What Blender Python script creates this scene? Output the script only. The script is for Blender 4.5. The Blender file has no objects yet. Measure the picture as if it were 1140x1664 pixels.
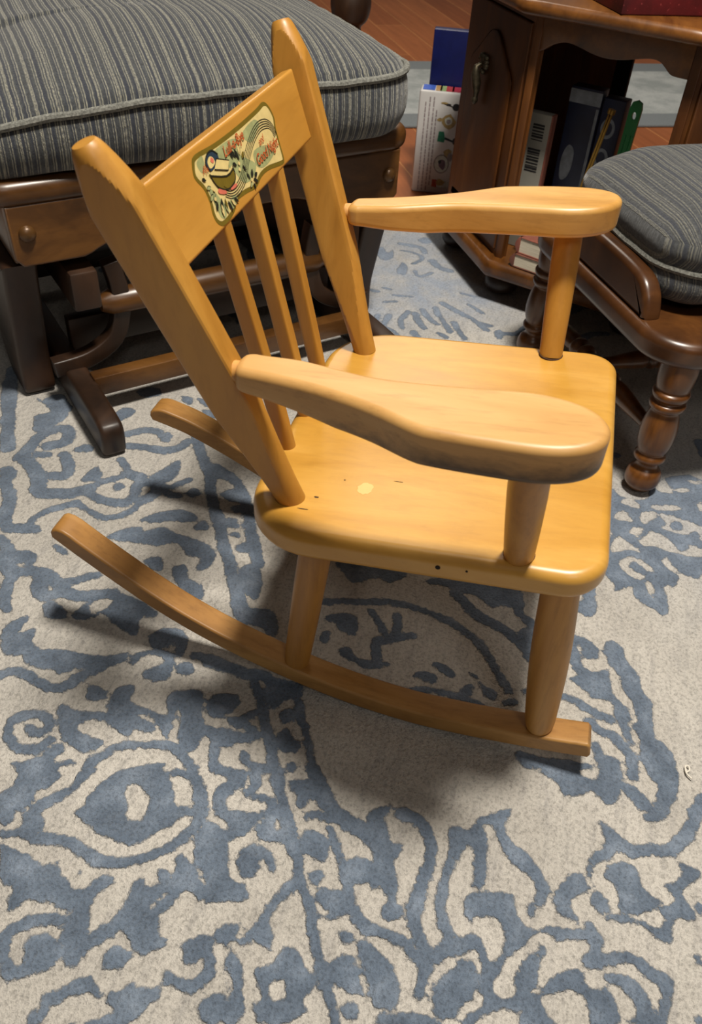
import bpy, bmesh, math, random
import numpy as np
from mathutils import Vector, Matrix, noise as mnoise

SC = bpy.context.scene
COL = SC.collection
PI = math.pi

# ------------------------------------------------------------------ materials
def srgb(r, g, b):
    f = lambda c: (c/255/12.92) if c/255 <= 0.04045 else ((c/255+0.055)/1.055)**2.4
    return (f(r), f(g), f(b), 1.0)

def new_mat(name):
    m = bpy.data.materials.new(name); m.use_nodes = True
    nt = m.node_tree; nt.nodes.clear()
    out = nt.nodes.new('ShaderNodeOutputMaterial')
    b = nt.nodes.new('ShaderNodeBsdfPrincipled')
    nt.links.new(b.outputs[0], out.inputs[0])
    return m, nt, b

def N(nt, typ, **kw):
    n = nt.nodes.new(typ)
    for k, v in kw.items(): setattr(n, k, v)
    return n

def ramp(nt, fac, stops, interp='LINEAR'):
    r = N(nt, 'ShaderNodeValToRGB'); r.color_ramp.interpolation = interp
    e = r.color_ramp.elements
    while len(e) < len(stops): e.new(0.5)
    for el, (p, c) in zip(e, stops):
        el.position = p; el.color = c if len(c) == 4 else (*c, 1)
    nt.links.new(fac, r.inputs[0]); return r.outputs[0]

def math_n(nt, op, a, b=None, c=None):
    n = N(nt, 'ShaderNodeMath', operation=op)
    for i, v in enumerate((a, b, c)):
        if v is None: continue
        if isinstance(v, (int, float)): n.inputs[i].default_value = v
        else: nt.links.new(v, n.inputs[i])
    return n.outputs[0]

def mix(nt, fac, a, b, blend='MIX'):
    n = N(nt, 'ShaderNodeMix', data_type='RGBA', blend_type=blend)
    for sock, v in ((n.inputs[0], fac), (n.inputs[6], a), (n.inputs[7], b)):
        if isinstance(v, (int, float)): sock.default_value = v
        elif isinstance(v, tuple): sock.default_value = v if len(v) == 4 else (*v, 1)
        else: nt.links.new(v, sock)
    return n.outputs[2]

def coords(nt, scale=(1, 1, 1), rot=(0, 0, 0)):
    tc = N(nt, 'ShaderNodeTexCoord'); mp = N(nt, 'ShaderNodeMapping')
    mp.inputs['Scale'].default_value = scale; mp.inputs['Rotation'].default_value = rot
    nt.links.new(tc.outputs['Object'], mp.inputs[0]); return mp.outputs[0]

def noise_n(nt, vec, scale, detail=4, rough=0.55, dist=0.0):
    n = N(nt, 'ShaderNodeTexNoise'); n.inputs['Scale'].default_value = scale
    n.inputs['Detail'].default_value = detail; n.inputs['Roughness'].default_value = rough
    n.inputs['Distortion'].default_value = dist
    nt.links.new(vec, n.inputs['Vector']); return n.outputs['Fac']

def bump(nt, b, h, strength=0.3, dist=0.002):
    n = N(nt, 'ShaderNodeBump'); n.inputs['Strength'].default_value = strength
    n.inputs['Distance'].default_value = dist
    nt.links.new(h, n.inputs['Height']); nt.links.new(n.outputs[0], b.inputs['Normal'])

def wood(name, dark, mid, light, stretch, rough=0.35, coat=0.2, grain=1.0, grime=0.0, pores=0.25):
    """stretch: mapping scale; small value = along the grain"""
    m, nt, b = new_mat(name)
    v = coords(nt, stretch)
    n1 = noise_n(nt, v, 6*grain, 5, 0.6, 0.8)
    c = ramp(nt, n1, [(0.3, dark), (0.5, mid), (0.72, light)])
    n2 = noise_n(nt, v, 60*grain, 3, 0.6)
    p = ramp(nt, n2, [(0.35, (0.55, 0.5, 0.45, 1)), (0.5, (1, 1, 1, 1))])
    c = mix(nt, pores, c, p, 'MULTIPLY')
    if grime > 0:
        v2 = coords(nt, (1, 1, 1))
        n3 = noise_n(nt, v2, 45, 6, 0.7)
        g = ramp(nt, n3, [(0.52, (1, 1, 1, 1)), (0.72, (0.35, 0.27, 0.18, 1))])
        c = mix(nt, grime, c, g, 'MULTIPLY')
    nt.links.new(c, b.inputs['Base Color'])
    r = ramp(nt, n1, [(0.2, (rough*0.85,)*3), (0.8, (rough*1.2,)*3)])
    nt.links.new(r, b.inputs['Roughness'])
    b.inputs['Coat Weight'].default_value = coat; b.inputs['Coat Roughness'].default_value = 0.30
    bump(nt, b, n2, 0.08, 0.001)
    return m

def plain(name, col, rough=0.5, metal=0.0, var=0.12, scale=40, coat=0.0):
    m, nt, b = new_mat(name)
    v = coords(nt)
    n = noise_n(nt, v, scale, 4)
    lo = tuple(x*(1-var) for x in col[:3]); hi = tuple(min(1, x*(1+var)) for x in col[:3])
    nt.links.new(ramp(nt, n, [(0.3, lo), (0.7, hi)]), b.inputs['Base Color'])
    b.inputs['Roughness'].default_value = rough; b.inputs['Metallic'].default_value = metal
    b.inputs['Coat Weight'].default_value = coat
    return m

# honey-coloured maple of the rocking chair
HD, HM, HL = srgb(176, 110, 32), srgb(202, 136, 48), srgb(222, 160, 70)
M = {}
M['maple_seat'] = wood('maple_seat', srgb(178, 127, 46), srgb(191, 141, 57), srgb(204, 157, 76), (3.2, 0.5, 3), 0.34, 0.3, 1.0, pores=0.12, grime=0.10)
M['maple_up'] = wood('maple_up', srgb(162, 112, 40), srgb(174, 123, 47), srgb(186, 136, 58), (3, 3, 0.4), 0.45, 0.15, 1.0, pores=0.14)
M['maple_rail'] = wood('maple_rail', srgb(166, 116, 42), srgb(178, 127, 50), srgb(188, 137, 58), (0.4, 3, 3), 0.42, 0.2, 1.0, pores=0.10)
M['maple_arm'] = wood('maple_arm', srgb(184, 134, 64), srgb(198, 150, 80), srgb(210, 166, 100), (3, 0.4, 3), 0.38, 0.25, 1.0, pores=0.22, grime=0.12)
M['maple_rocker'] = wood('maple_rocker', srgb(136, 94, 42), srgb(160, 114, 55), srgb(182, 138, 78), (3.5, 0.45, 2), 0.5, 0.1, 1.0, grime=0.25, pores=0.3)
M['maple_leg'] = wood('maple_leg', srgb(156, 106, 44), srgb(176, 124, 54), srgb(194, 144, 72), (3.5, 3.5, 0.35), 0.45, 0.15, 1.0, grime=0.15)
M['maple_end'] = wood('maple_worn_end', srgb(170, 118, 56), srgb(196, 144, 76), srgb(214, 166, 100), (3, 3, 1), 0.5, 0.1, 1.5, grime=0.4)
M['grime_edge'] = wood('grime_edge', srgb(96, 66, 30), srgb(150, 104, 46), srgb(184, 132, 62), (6, 1.2, 6), 0.5, 0.1, 2.0, grime=0.55, pores=0.5)
def worn(name):
    m, nt, b = new_mat(name)
    v = coords(nt, (3, .4, 3)); n1 = noise_n(nt, v, 6, 5, .6, .8)
    c = ramp(nt, n1, [(.3, srgb(178, 132, 72)), (.5, srgb(192, 148, 88)), (.72, srgb(204, 164, 108))])
    v2 = coords(nt, (1, .35, 1)); n2 = noise_n(nt, v2, 70, 5, .7); v3 = coords(nt, (5, .35, 5)); n3 = noise_n(nt, v3, 34, 4, .7)
    c = mix(nt, .3, c, ramp(nt, n3, [(.32, (.45, .38, .3)), (.46, (1,)*3)]), 'MULTIPLY')
    at = N(nt, 'ShaderNodeAttribute', attribute_name='wear')
    k = math_n(nt, 'ADD', math_n(nt, 'MULTIPLY', at.outputs['Fac'], 1.15), math_n(nt, 'MULTIPLY', math_n(nt, 'SUBTRACT', n2, .5), 1.3))
    k2 = ramp(nt, k, [(.30, (0,)*3), (.95, (1,)*3)])
    c = mix(nt, math_n(nt, 'MULTIPLY', at.outputs['Fac'], .55), c, srgb(150, 108, 56)); c = mix(nt, math_n(nt, 'MULTIPLY', k2, .9), c, srgb(62, 46, 26))
    nt.links.new(c, b.inputs['Base Color']); b.inputs['Roughness'].default_value = .42; b.inputs['Coat Weight'].default_value = .10; b.inputs['Coat Roughness'].default_value = .4
    bump(nt, b, n3, .12, .001); return m
M['maple_arm_worn'] = worn('maple_arm_worn')
# dark stained oak/maple furniture
M['oak'] = wood('dark_oak', srgb(50, 26, 8), srgb(82, 45, 14), srgb(108, 64, 22), (2, 2, 0.3), 0.42, 0.12, 1.2, pores=0.35)
M['oak_h'] = wood('dark_oak_flat', srgb(62, 35, 12), srgb(98, 58, 20), srgb(128, 80, 30), (0.5, 2, 2), 0.36, 0.2, 1.2, pores=0.35)
M['oak_glider'] = wood('glider_wood', srgb(52, 31, 12), srgb(84, 53, 22), srgb(112, 74, 32), (0.7, 0.7, 2), 0.34, 0.2, 1.1, pores=0.3)
M['oak_dark'] = wood('glider_dark_wood', srgb(26, 16, 9), srgb(46, 28, 15), srgb(64, 40, 22), (1.5, 1.5, 0.6), 0.46, 0.12, 1.0, pores=0.3)
M['stool_wood'] = wood('stool_wood', srgb(44, 24, 11), srgb(72, 42, 18), srgb(106, 65, 27), (0.8, 0.8, 0.8), 0.32, 0.3, 1.2, pores=0.3)
M['stool_leg'] = wood('stool_leg_wood', srgb(52, 28, 8), srgb(90, 52, 17), srgb(126, 78, 30), (3, 3, 0.4), 0.32, 0.3, 1.0, pores=0.4)
M['unlit_back'] = plain('backboard_unlit_black', srgb(26, 18, 12), 0.8)  # near-black colour paints in the unlit inside of the side table
M['bronze'] = plain('aged_bronze', srgb(92, 84, 68), 0.42, 0.8, 0.4, 160)
M['bolt'] = plain('brown_bolt_cap', srgb(88, 60, 30), 0.35, 0.2, 0.2, 80)
M['dark_gap'] = plain('joint_brown', srgb(62, 36, 12), 0.8)  # dark brown for the arm post joint rings and seat scratches

def fabric(name, base, cream, navy, pitch, stre=1.0):
    """woven stripe: runs on the mesh's own 'stripe' attribute (metres across the cloth) """
    m, nt, b = new_mat(name)
    at = N(nt, 'ShaderNodeAttribute', attribute_name='stripe')
    al = N(nt, 'ShaderNodeAttribute', attribute_name='along')
    v = coords(nt)
    wob = noise_n(nt, v, 30, 3)
    s = math_n(nt, 'ADD', at.outputs['Fac'], math_n(nt, 'MULTIPLY', math_n(nt, 'SUBTRACT', wob, 0.5), 0.0022))
    def line(period, phase, width):
        f = math_n(nt, 'FRACT', math_n(nt, 'ADD', math_n(nt, 'DIVIDE', s, period), phase))
        d = math_n(nt, 'ABSOLUTE', math_n(nt, 'SUBTRACT', f, 0.5))
        mr = N(nt, 'ShaderNodeMapRange'); mr.interpolation_type = 'SMOOTHSTEP'
        mr.inputs[1].default_value = width*1.5; mr.inputs[2].default_value = width*0.5
        mr.inputs[3].default_value = 0; mr.inputs[4].default_value = 1
        nt.links.new(d, mr.inputs[0]); return mr.outputs[0]
    cv = N(nt, 'ShaderNodeCombineXYZ')
    nt.links.new(math_n(nt, 'MULTIPLY', s, 520), cv.inputs[0])
    nt.links.new(math_n(nt, 'MULTIPLY', al.outputs['Fac'], 260), cv.inputs[1])
    nub = noise_n(nt, cv.outputs[0], 1.0, 3, 0.7)
    nubr = ramp(nt, nub, [(0.36, (0.25,)*3), (0.6, (1,)*3)])
    nv = math_n(nt, 'MULTIPLY', line(pitch*1.27, 0.1, 0.24), 0.75)
    l1 = line(pitch, 0.0, 0.085)
    l2 = line(pitch, 0.30, 0.07)
    l3 = line(pitch*2.63, 0.62, 0.05)
    cl = math_n(nt, 'MAXIMUM', math_n(nt, 'MAXIMUM', l1, math_n(nt, 'MULTIPLY', l2, 0.75)), l3)
    cl = math_n(nt, 'MULTIPLY', cl, nubr)
    big = noise_n(nt, v, 220, 4, 0.7)
    bs = mix(nt, ramp(nt, big, [(0.35, (0,)*3), (0.65, (1,)*3)]), tuple(x*0.6 for x in base[:3]), tuple(x*1.35 for x in base[:3]))
    c = mix(nt, nv, bs, navy)
    c = mix(nt, math_n(nt, 'MULTIPLY', cl, stre), c, cream)
    nt.links.new(c, b.inputs['Base Color'])
    b.inputs['Roughness'].default_value = 0.95
    b.inputs['Sheen Weight'].default_value = 0.25
    h = math_n(nt, 'ADD', math_n(nt, 'MULTIPLY', cl, 0.8), nub)
    bump(nt, b, h, 0.7, 0.002)
    return m
M['fabric_glider'] = fabric('glider_stripe_cloth', srgb(56, 59, 62), srgb(158, 155, 138), srgb(34, 39, 52), 0.0098, .8)
M['fabric_stool'] = fabric('stool_stripe_cloth', srgb(66, 68, 70), srgb(140, 138, 124), srgb(46, 50, 60), 0.0090, 0.6)
M['welt_cloth'] = plain('welt_cloth', srgb(112, 112, 106), 0.95, 0, 0.55, 330)

# ------------------------------------------------------------------ mesh helpers
def link(name, me, mats, parent=None):
    o = bpy.data.objects.new(name, me); COL.objects.link(o)
    for m in (mats if isinstance(mats, (list, tuple)) else [mats]): me.materials.append(m)
    if parent is not None:
        p = parent; off = Vector((0, 0, 0))
        while p is not None: off += p.location; p = p.parent
        o.parent = parent; o.location = -off
    return o

def finish(bm, name, mats, parent=None, smooth=True, angle=40, recalc=True, wn=False):
    if recalc: bmesh.ops.recalc_face_normals(bm, faces=bm.faces)
    me = bpy.data.meshes.new(name); bm.to_mesh(me); bm.free()
    if smooth:
        me.shade_smooth()
        a = math.radians(angle)
        bm2 = bmesh.new(); bm2.from_mesh(me)
        for e in bm2.edges:
            if len(e.link_faces) == 2 and e.calc_face_angle(0) > a: e.smooth = False
        bm2.to_mesh(me); bm2.free()
    o = link(name, me, mats, parent)
    if wn:
        w_ = o.modifiers.new('even_shading', 'WEIGHTED_NORMAL'); w_.keep_sharp = True; w_.weight = 50
    return o

def thing(name, label, cat, loc=(0, 0, 0), group=None):
    o = bpy.data.objects.new(name, None); COL.objects.link(o)
    o.empty_display_size = 0.05; o.location = loc
    o['label'] = label; o['category'] = cat
    if group: o['group'] = group
    return o

def tag(o, label, cat, group=None):
    o['label'] = label; o['category'] = cat
    if group: o['group'] = group
    return o

def rings(bm, rs, cap0=True, cap1=True, closed=False, mat=0):
    """rs: list of equal-length loops of points"""
    vs = [[bm.verts.new(p) for p in r] for r in rs]
    n = len(rs[0]); k = len(vs)
    for i in range(k if closed else k-1):
        a, b = vs[i], vs[(i+1) % k]
        for j in range(n):
            f = bm.faces.new((a[j], a[(j+1) % n], b[(j+1) % n], b[j])); f.material_index = mat
    if not closed:
        if cap0: bm.faces.new(vs[0][::-1]).material_index = mat
        if cap1: bm.faces.new(vs[-1]).material_index = mat
    return vs

def frame(ax, hint=Vector((1, 0, 0))):
    ax = ax.normalized(); e1 = (hint - ax*hint.dot(ax))
    if e1.length < 1e-5: e1 = Vector((0, 1, 0)) - ax*ax.y
    e1.normalize(); return e1, ax.cross(e1)

def add_lathe(bm, p0, p1, prof, seg=28, mat=0):
    """prof: (fraction along p0->p1, radius)"""
    p0, p1 = Vector(p0), Vector(p1); e1, e2 = frame(p1-p0)
    add = []
    for t, r in prof:
        c = p0.lerp(p1, t)
        add.append([c + r*(math.cos(2*PI*i/seg)*e1 + math.sin(2*PI*i/seg)*e2) for i in range(seg)])
    rings(bm, add, mat=mat)

def smooth_prof(pts, n=6):
    """Catmull-Rom through (t,r) points"""
    out = []
    P = [pts[0]] + list(pts) + [pts[-1]]
    for i in range(1, len(P)-2):
        for k in range(n):
            u = k/n; q = []
            for d in (0, 1):
                a, b, c, e = (P[i+j][d] for j in (-1, 0, 1, 2))
                q.append(0.5*((2*b)+(c-a)*u+(2*a-5*b+4*c-e)*u*u+(3*b-a-3*c+e)*u**3))
            out.append(tuple(q))
    out.append(pts[-1]); return out

def cr(points, n=6, closed=False):
    """Catmull-Rom through points of any dimension"""
    pts = [np.array(p, float) for p in points]; k = len(pts); out = []
    for i in range(k if closed else k-1):
        g = lambda j: pts[j % k] if closed else pts[min(max(j, 0), k-1)]
        a, b, c, d = g(i-1), g(i), g(i+1), g(i+2)
        for s in range(n):
            u = s/n
            out.append(0.5*((2*b)+(c-a)*u+(2*a-5*b+4*c-d)*u*u+(3*b-a-3*c+d)*u**3))
    if not closed: out.append(pts[-1])
    return out

def inset2d(pts, d):
    pts = np.array(pts, float); k = len(pts)
    area = 0.5*sum(pts[i][0]*pts[(i+1) % k][1]-pts[(i+1) % k][0]*pts[i][1] for i in range(k))
    sg = 1 if area > 0 else -1
    t = np.roll(pts, -1, 0)-np.roll(pts, 1, 0)
    t /= (np.linalg.norm(t, axis=1)[:, None]+1e-12)
    n = np.stack([-t[:, 1], t[:, 0]], 1)*sg
    return pts+n*d

def add_slab(bm, outline, zt, th, r, to3=None, n=4, mat=0, mat_side=None, r_bot=None):
    """slab with rounded top and bottom edges. outline: fine list of 2-D points (outer silhouette); zt: number or function(x,y)
    for the top; to3 maps (x,y,z) to the world"""
    f = zt if callable(zt) else (lambda x, y: zt)
    to3 = to3 or (lambda x, y, z: (x, y, z))
    rb = r if r_bot is None else r_bot
    lv = []
    for i in range(n+1):
        a = (PI/2)*i/n; lv.append((r*(1-math.sin(a)), -r*(1-math.cos(a))))
    lo = []
    for i in range(n+1):
        a = (PI/2)*i/n; lo.append((rb*(1-math.cos(a)), rb-rb*math.sin(a)))
    rs = []
    tf = th if callable(th) else (lambda x, y: th)
    for k_, (ins, dz) in enumerate(lv+lo):
        q = inset2d(outline, ins)
        rs.append([to3(x, y, f(x, y)+dz-(tf(x, y) if k_ > n else 0)) for x, y in q])
    vs = rings(bm, rs, mat=mat)
    if mat_side is not None:
        for fc in bm.faces:
            pass
    return vs

def rrect(x0, x1, y0, y1, r, n=8, rs=None):
    """rounded rectangle; rs = radii for corners (x1,y1),(x0,y1),(x0,y0),(x1,y0)"""
    R = rs or (r,)*4; out = []
    for (cx, cy, a0, rr) in ((x1, y1, 0, R[0]), (x0, y1, 90, R[1]), (x0, y0, 180, R[2]), (x1, y0, 270, R[3])):
        ox = cx-rr if cx == x1 else cx+rr; oy = cy-rr if cy == y1 else cy+rr
        for i in range(n+1):
            a = math.radians(a0+90*i/n); out.append((ox+rr*math.cos(a), oy+rr*math.sin(a)))
    return densify(out, 0.02)

def densify(p, step):
    out = []
    for i in range(len(p)):
        a = np.array(p[i], float); b = np.array(p[(i+1) % len(p)], float)
        k = max(1, int(np.linalg.norm(b-a)/step))
        for j in range(k): out.append(tuple(a+(b-a)*j/k))
    q = [out[0]]
    for x in out[1:]:
        if np.linalg.norm(np.array(x)-np.array(q[-1])) > 1e-5: q.append(x)
    return q

def add_box(bm, c, ex, ey, ez, hx, hy, hz, bev=0.002, mat=0):
    """box with half sizes along given axes"""
    b2 = bmesh.new()
    c = Vector(c); ex, ey, ez = (Vector(v).normalized() for v in (ex, ey, ez))
    vs = [b2.verts.new(c + sx*hx*ex + sy*hy*ey + sz*hz*ez) for sx in (-1, 1) for sy in (-1, 1) for sz in (-1, 1)]
    for q in ((0, 1, 3, 2), (4, 6, 7, 5), (0, 4, 5, 1), (2, 3, 7, 6), (0, 2, 6, 4), (1, 5, 7, 3)):
        b2.faces.new([vs[i] for i in q]).material_index = mat
    bmesh.ops.recalc_face_normals(b2, faces=b2.faces)
    if bev > 0: bmesh.ops.bevel(b2, geom=list(b2.edges), offset=bev, segments=2, affect='EDGES', profile=0.5)
    merge(bm, b2, mat)

def merge(bm, b2, mat=None):
    mp = {}
    for v in b2.verts: mp[v] = bm.verts.new(v.co)
    for f in b2.faces:
        try: nf = bm.faces.new([mp[v] for v in f.verts])
        except ValueError: continue
        nf.material_index = f.material_index if mat is None else mat
    b2.free()

def add_prism(bm, poly, to3, d0, d1, bev=0.0, mat=0):
    """extrude a 2-D polygon (x,y) between d0 and d1; to3(x,y,d)"""
    b2 = bmesh.new()
    a = [b2.verts.new(to3(x, y, d0)) for x, y in poly]; b = [b2.verts.new(to3(x, y, d1)) for x, y in poly]
    k = len(poly)
    b2.faces.new(a[::-1]); b2.faces.new(b)
    rim = []
    for i in range(k): b2.faces.new((a[i], a[(i+1) % k], b[(i+1) % k], b[i]))
    bmesh.ops.recalc_face_normals(b2, faces=b2.faces)
    if bev > 0:
        es = [e for e in b2.edges if (e.verts[0] in a and e.verts[1] in a) or (e.verts[0] in b and e.verts[1] in b)]
        bmesh.ops.bevel(b2, geom=es, offset=bev, segments=3, affect='EDGES', profile=0.5)
    merge(bm, b2, mat)

def add_tube(bm, pts, r, seg=10, mat=0, closed=False):
    pts = [Vector(p) for p in pts]; k = len(pts); rs = []; e1 = None
    for i, p in enumerate(pts):
        a = pts[(i-1) % k] if (closed or i > 0) else p; b = pts[(i+1) % k] if (closed or i < k-1) else p
        ax = (b-a).normalized()
        if e1 is None: e1, e2 = frame(ax, Vector((0, 0, 1)))
        else:
            e1 = (e1-ax*e1.dot(ax)).normalized(); e2 = ax.cross(e1)
        rr = r(i/(k-1)) if callable(r) else r
        rs.append([p+rr*(math.cos(2*PI*j/seg)*e1+math.sin(2*PI*j/seg)*e2) for j in range(seg)])
    rings(bm, rs, closed=closed, mat=mat)

# ------------------------------------------------------------------ camera
cd = bpy.data.cameras.new('camera'); cam = bpy.data.objects.new('camera', cd); COL.objects.link(cam)
cd.sensor_fit = 'VERTICAL'; cd.sensor_height = 24.0; cd.lens = 24.0*1350.863/1664
cd.clip_start = 0.02
cd.dof.use_dof = True; cd.dof.focus_distance = .92; cd.dof.aperture_fstop = 8.0
CX = Vector((-0.2543478, 0.96561826, 0.05374536)); CY = Vector((-0.63055796, -0.20771508, 0.74783093)); CZ = Vector((0.73328293, 0.15631959, 0.66171016))
mw = Matrix((CX, CY, CZ)).transposed().to_4x4(); mw.translation = (0.6768599, 0.2493951, 0.7595638)
cam.matrix_world = mw
SC.camera = cam
# ================================================================== child's rocking chair
def lin(x, xs, ys): return float(np.interp(x, xs, ys))
SEATB = 0.0909
def seat_z(x, y): return 0.2660+SEATB*y
chair = thing('childs_rocking_chair', "small honey-coloured wooden child's rocking chair standing on the blue and cream rug", 'rocking chair', (0, 0.18, 0))

# seat
bm = bmesh.new()
ol = []
R0, R1 = 0.036, 0.07
ol = rrect(-0.184, 0.184, 0.039, 0.3555, 0.04, 10, rs=(R0, R0, R1, R1))
add_slab(bm, ol, seat_z, 0.029, 0.010, n=5)
seat = finish(bm, 'seat', M['maple_seat'], chair, angle=60, wn=True)

# little marks on the seat: a pale spot, scratches and two old nail holes
def seat_mark(poly, mat, name):
    bm = bmesh.new()
    add_prism(bm, poly, lambda x, y, d: Vector((x, y, seat_z(x, y)+d)), .00005, .0002); finish(bm, name, mat, seat, smooth=False)
rm = random.Random(2)
def ell(cx, cy, rx, ry, n=22, w=.12): return [(cx+rx*(1+rm.uniform(-w, w))*math.cos(2*PI*i/n), cy+ry*(1+rm.uniform(-w, w))*math.sin(2*PI*i/n)) for i in range(n)]
pale = plain('pale_spot', srgb(218, 180, 112), .45, 0, .03, 80)
seat_mark(ell(.109, .140, .0085, .0068), pale, 'pale_spot'); seat_mark(ell(.0665, .266, .0065, .005, w=.25), pale, 'pale_spot')
for cx, cy, rx, ry in ((.1487, .0935, .0007, .005), (.1304, .1005, .0012, .0022), (.093, .1675, .0004, .0045), (.101, .1187, .0008, .0009)): seat_mark(ell(cx, cy, rx, ry, 12, .2), M['dark_gap'], 'scratch')
hole = plain('hole_dark', srgb(30, 18, 8), .9)
for y, z, r in ((.2207, .2748, .0022), (.2445, .2775, .0011)):
    bm = bmesh.new(); add_lathe(bm, (.1835, y, z), (.1843, y, z), [(0, r), (1, r)], 12)
    finish(bm, 'nail_hole', hole, seat, smooth=False)

# back posts
def post(sx, name='back_post'):
    a = Vector((0.1353*sx, 0.0797, 0.2700)); b = Vector((0.1941*sx, -0.0403, 0.5800))
    ax = (b-a).normalized(); e1 = (Vector((sx, 0, 0))-ax*ax.x*sx).normalized(); e2 = ax.cross(e1)*(1 if sx < 0 else -1)
    if e2.y < 0: e2 = -e2
    bm = bmesh.new(); rs = []; n = 40
    L = (b-a).length
    #  t, half lateral, half front-back, squareness(0 round..1 square); the square shaft is cut to a round cone at both ends
    K = [(0, .0122, .0122), (.10, .0124, .0150), (.25, .0124, .0178), (.42, .0124, .0186), (.60, .0124, .0187), (.85, .0124, .0184), (1, .0122, .0180)]
    CONE = [(0, .0122), (.04, .0126), (.10, .0136), (.20, .0160), (.30, .0190), (.38, .0225), (.45, .03), (.78, .03), (.84, .0232), (.88, .0205), (.92, .0176), (.955, .0144), (.98, .0118), (.993, .0100), (1.0, .0082)]
    ts = np.concatenate([np.linspace(0, .46, 26), np.linspace(.5, .78, 6), np.linspace(.79, 1, 34)])
    n = 72
    for t in ts:
        h1 = lin(t, [k[0] for k in K], [k[1] for k in K]); h2 = lin(t, [k[0] for k in K], [k[2] for k in K]); rc = lin(t, *zip(*CONE))
        c = a+(b-a)*t; loop = []; p = 9.0
        for i in range(n):
            an = 2*PI*i/n; co, si = math.cos(an), math.sin(an)
            r = min(1/((abs(co)/h1)**p+(abs(si)/h2)**p)**(1/p), rc)
            loop.append(c+e1*co*r+e2*si*r)
        rs.append(loop)
    rings(bm, rs)
    return finish(bm, name, M['maple_up'], chair, angle=14)
post(1); post(-1)

# back rail: front face plane through (.156,.0046,.487) and (.166,-.020,.5455)
RO = Vector((0, 0.0046, 0.4872)); RH = Vector((0, -0.3888, 0.9213)).normalized(); RN = Vector((0, 0.9213, 0.3888)).normalized()
def rail_pt(x, h, d=0.0): return Vector((x, 0, 0))+RO+RH*h+RN*d
bm = bmesh.new()
add_prism(bm, [(-.150, 0), (.150, 0), (.160, .0635), (-.160, .0635)], lambda x, y, d: rail_pt(x*1.055, y, d), -0.015, 0.0, bev=0.0028)
rail = finish(bm, 'back_rail', M['maple_rail'], chair, angle=40, wn=True)

# spindles
for xs, xt in ((0.060, 0.070), (0.0015, 0.003), (-0.057, -0.064)):
    bm = bmesh.new()
    a = Vector((xs, 0.0515, seat_z(0, .05)-0.004)); b = rail_pt(xt, 0.006, -0.0075)
    ax = (b-a).normalized(); e1, e2 = frame(ax)
    rs = []
    for t in np.linspace(0, 1, 14):
        h = 0.0078; q = lin(t, [0, .12, .3, 1], [0, .2, 1, 1]); p = 2+5*q; hh = lin(t, [0, .25, 1], [.0078, .0076, .0072]); c = a+(b-a)*t
        rs.append([c+e1*math.copysign(abs(math.cos(2*PI*(i+.5)/28))**(2/p), math.cos(2*PI*(i+.5)/28))*hh+e2*math.copysign(abs(math.sin(2*PI*(i+.5)/28))**(2/p), math.sin(2*PI*(i+.5)/28))*hh for i in range(28)])
    rings(bm, rs); finish(bm, 'spindle', M['maple_up'], chair, angle=50)

# arms
inner = [(.1500, .054), (.1508, .062), (.1525, .091), (.1590, .120), (.1645, .144), (.1665, .165), (.1665, .192), (.1650, .230), (.1635, .265), (.1690, .290), (.1790, .307)]
tip = [(.1925, .3165), (.2060, .3180)]
outer = [(.2190, .3120), (.2285, .298), (.2330, .278), (.2325, .247), (.2295, .207), (.2255, .190), (.2100, .160), (.1985, .131), (.1895, .101), (.1830, .070), (.1812, .056)]
heel = [(.1785, .0482), (.1715, .0450), (.1590, .0442), (.1525, .0472)]
def arm(side):
    dx, dz = (0, 0) if side > 0 else (0.004, 0.005)
    curve = cr(inner+tip+outer+heel, 5, True)
    pts = densify([(side*(p[0]+dx*(0.3+p[1]*6)), p[1]) for p in curve], 0.03)
    bm = bmesh.new()
    top = lambda x, y: 0.4460+dz*min(1, y*4)+0.0909*(y-0.2726)
    add_slab(bm, pts, top, lambda x, y: 0.0205+.011*max(0., min(1., (y-.045)/.085)), 0.0065, n=5, r_bot=0.006)
    a = finish(bm, 'armrest', M['maple_arm_worn'] if side > 0 else M['maple_arm'], chair, angle=60, wn=True)
    if side > 0:                      # the near arm's rim is rubbed and grimy towards the front
        me = a.data; at = me.attributes.new('wear', 'FLOAT', 'POINT')
        for i, v_ in enumerate(me.vertices):
            w_ = v_.co; dep = top(w_.x, w_.y)-w_.z
            sm = lambda x, lo, hi: max(0.0, min(1.0, (x-lo)/(hi-lo)))
            front = sm(w_.y, .09, .23); low = sm(dep, .008, .027); rim = 1.0 if (w_.x > .205+.0*w_.y or w_.y > .305 or w_.x > .17+.25*(w_.y-.05)) else 0.0
            at.data[i].value = rim*low*(.22+.78*front)
    bm = bmesh.new()                  # round tenon between arm and post
    zc = 0.4095+0.003
    add_lathe(bm, (side*.1635, .024, 0.4125+dz*.3), (side*.1650+side*dx*.3, .054, 0.4150+dz*.3), [(0, .0080), (.5, .0086), (1, .0090)], 20)
    finish(bm, 'arm_tenon', M['maple_end'], a, angle=40)
    bm = bmesh.new()
    p0 = Vector((side*.1652, .2829, seat_z(0, .2829)-.002)); p1 = Vector((side*(.2157 if side < 0 else .2140), .2726, .4190))
    add_lathe(bm, p0, p1, [(0, .0122), (.02, .0126), (.35, .0139), (.7, .0148), (1, .0146)], 32)
    s = finish(bm, 'arm_post', M['maple_leg'] if side > 0 else M['maple_up'], chair)
    bm = bmesh.new()
    add_lathe(bm, p0+Vector((0, 0, -.001)), p0+Vector((0, 0, .0032)), [(0, .0133), (1, .0131)], 32)
    finish(bm, 'joint_line', M['dark_gap'], s)
arm(1); arm(-1)

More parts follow.
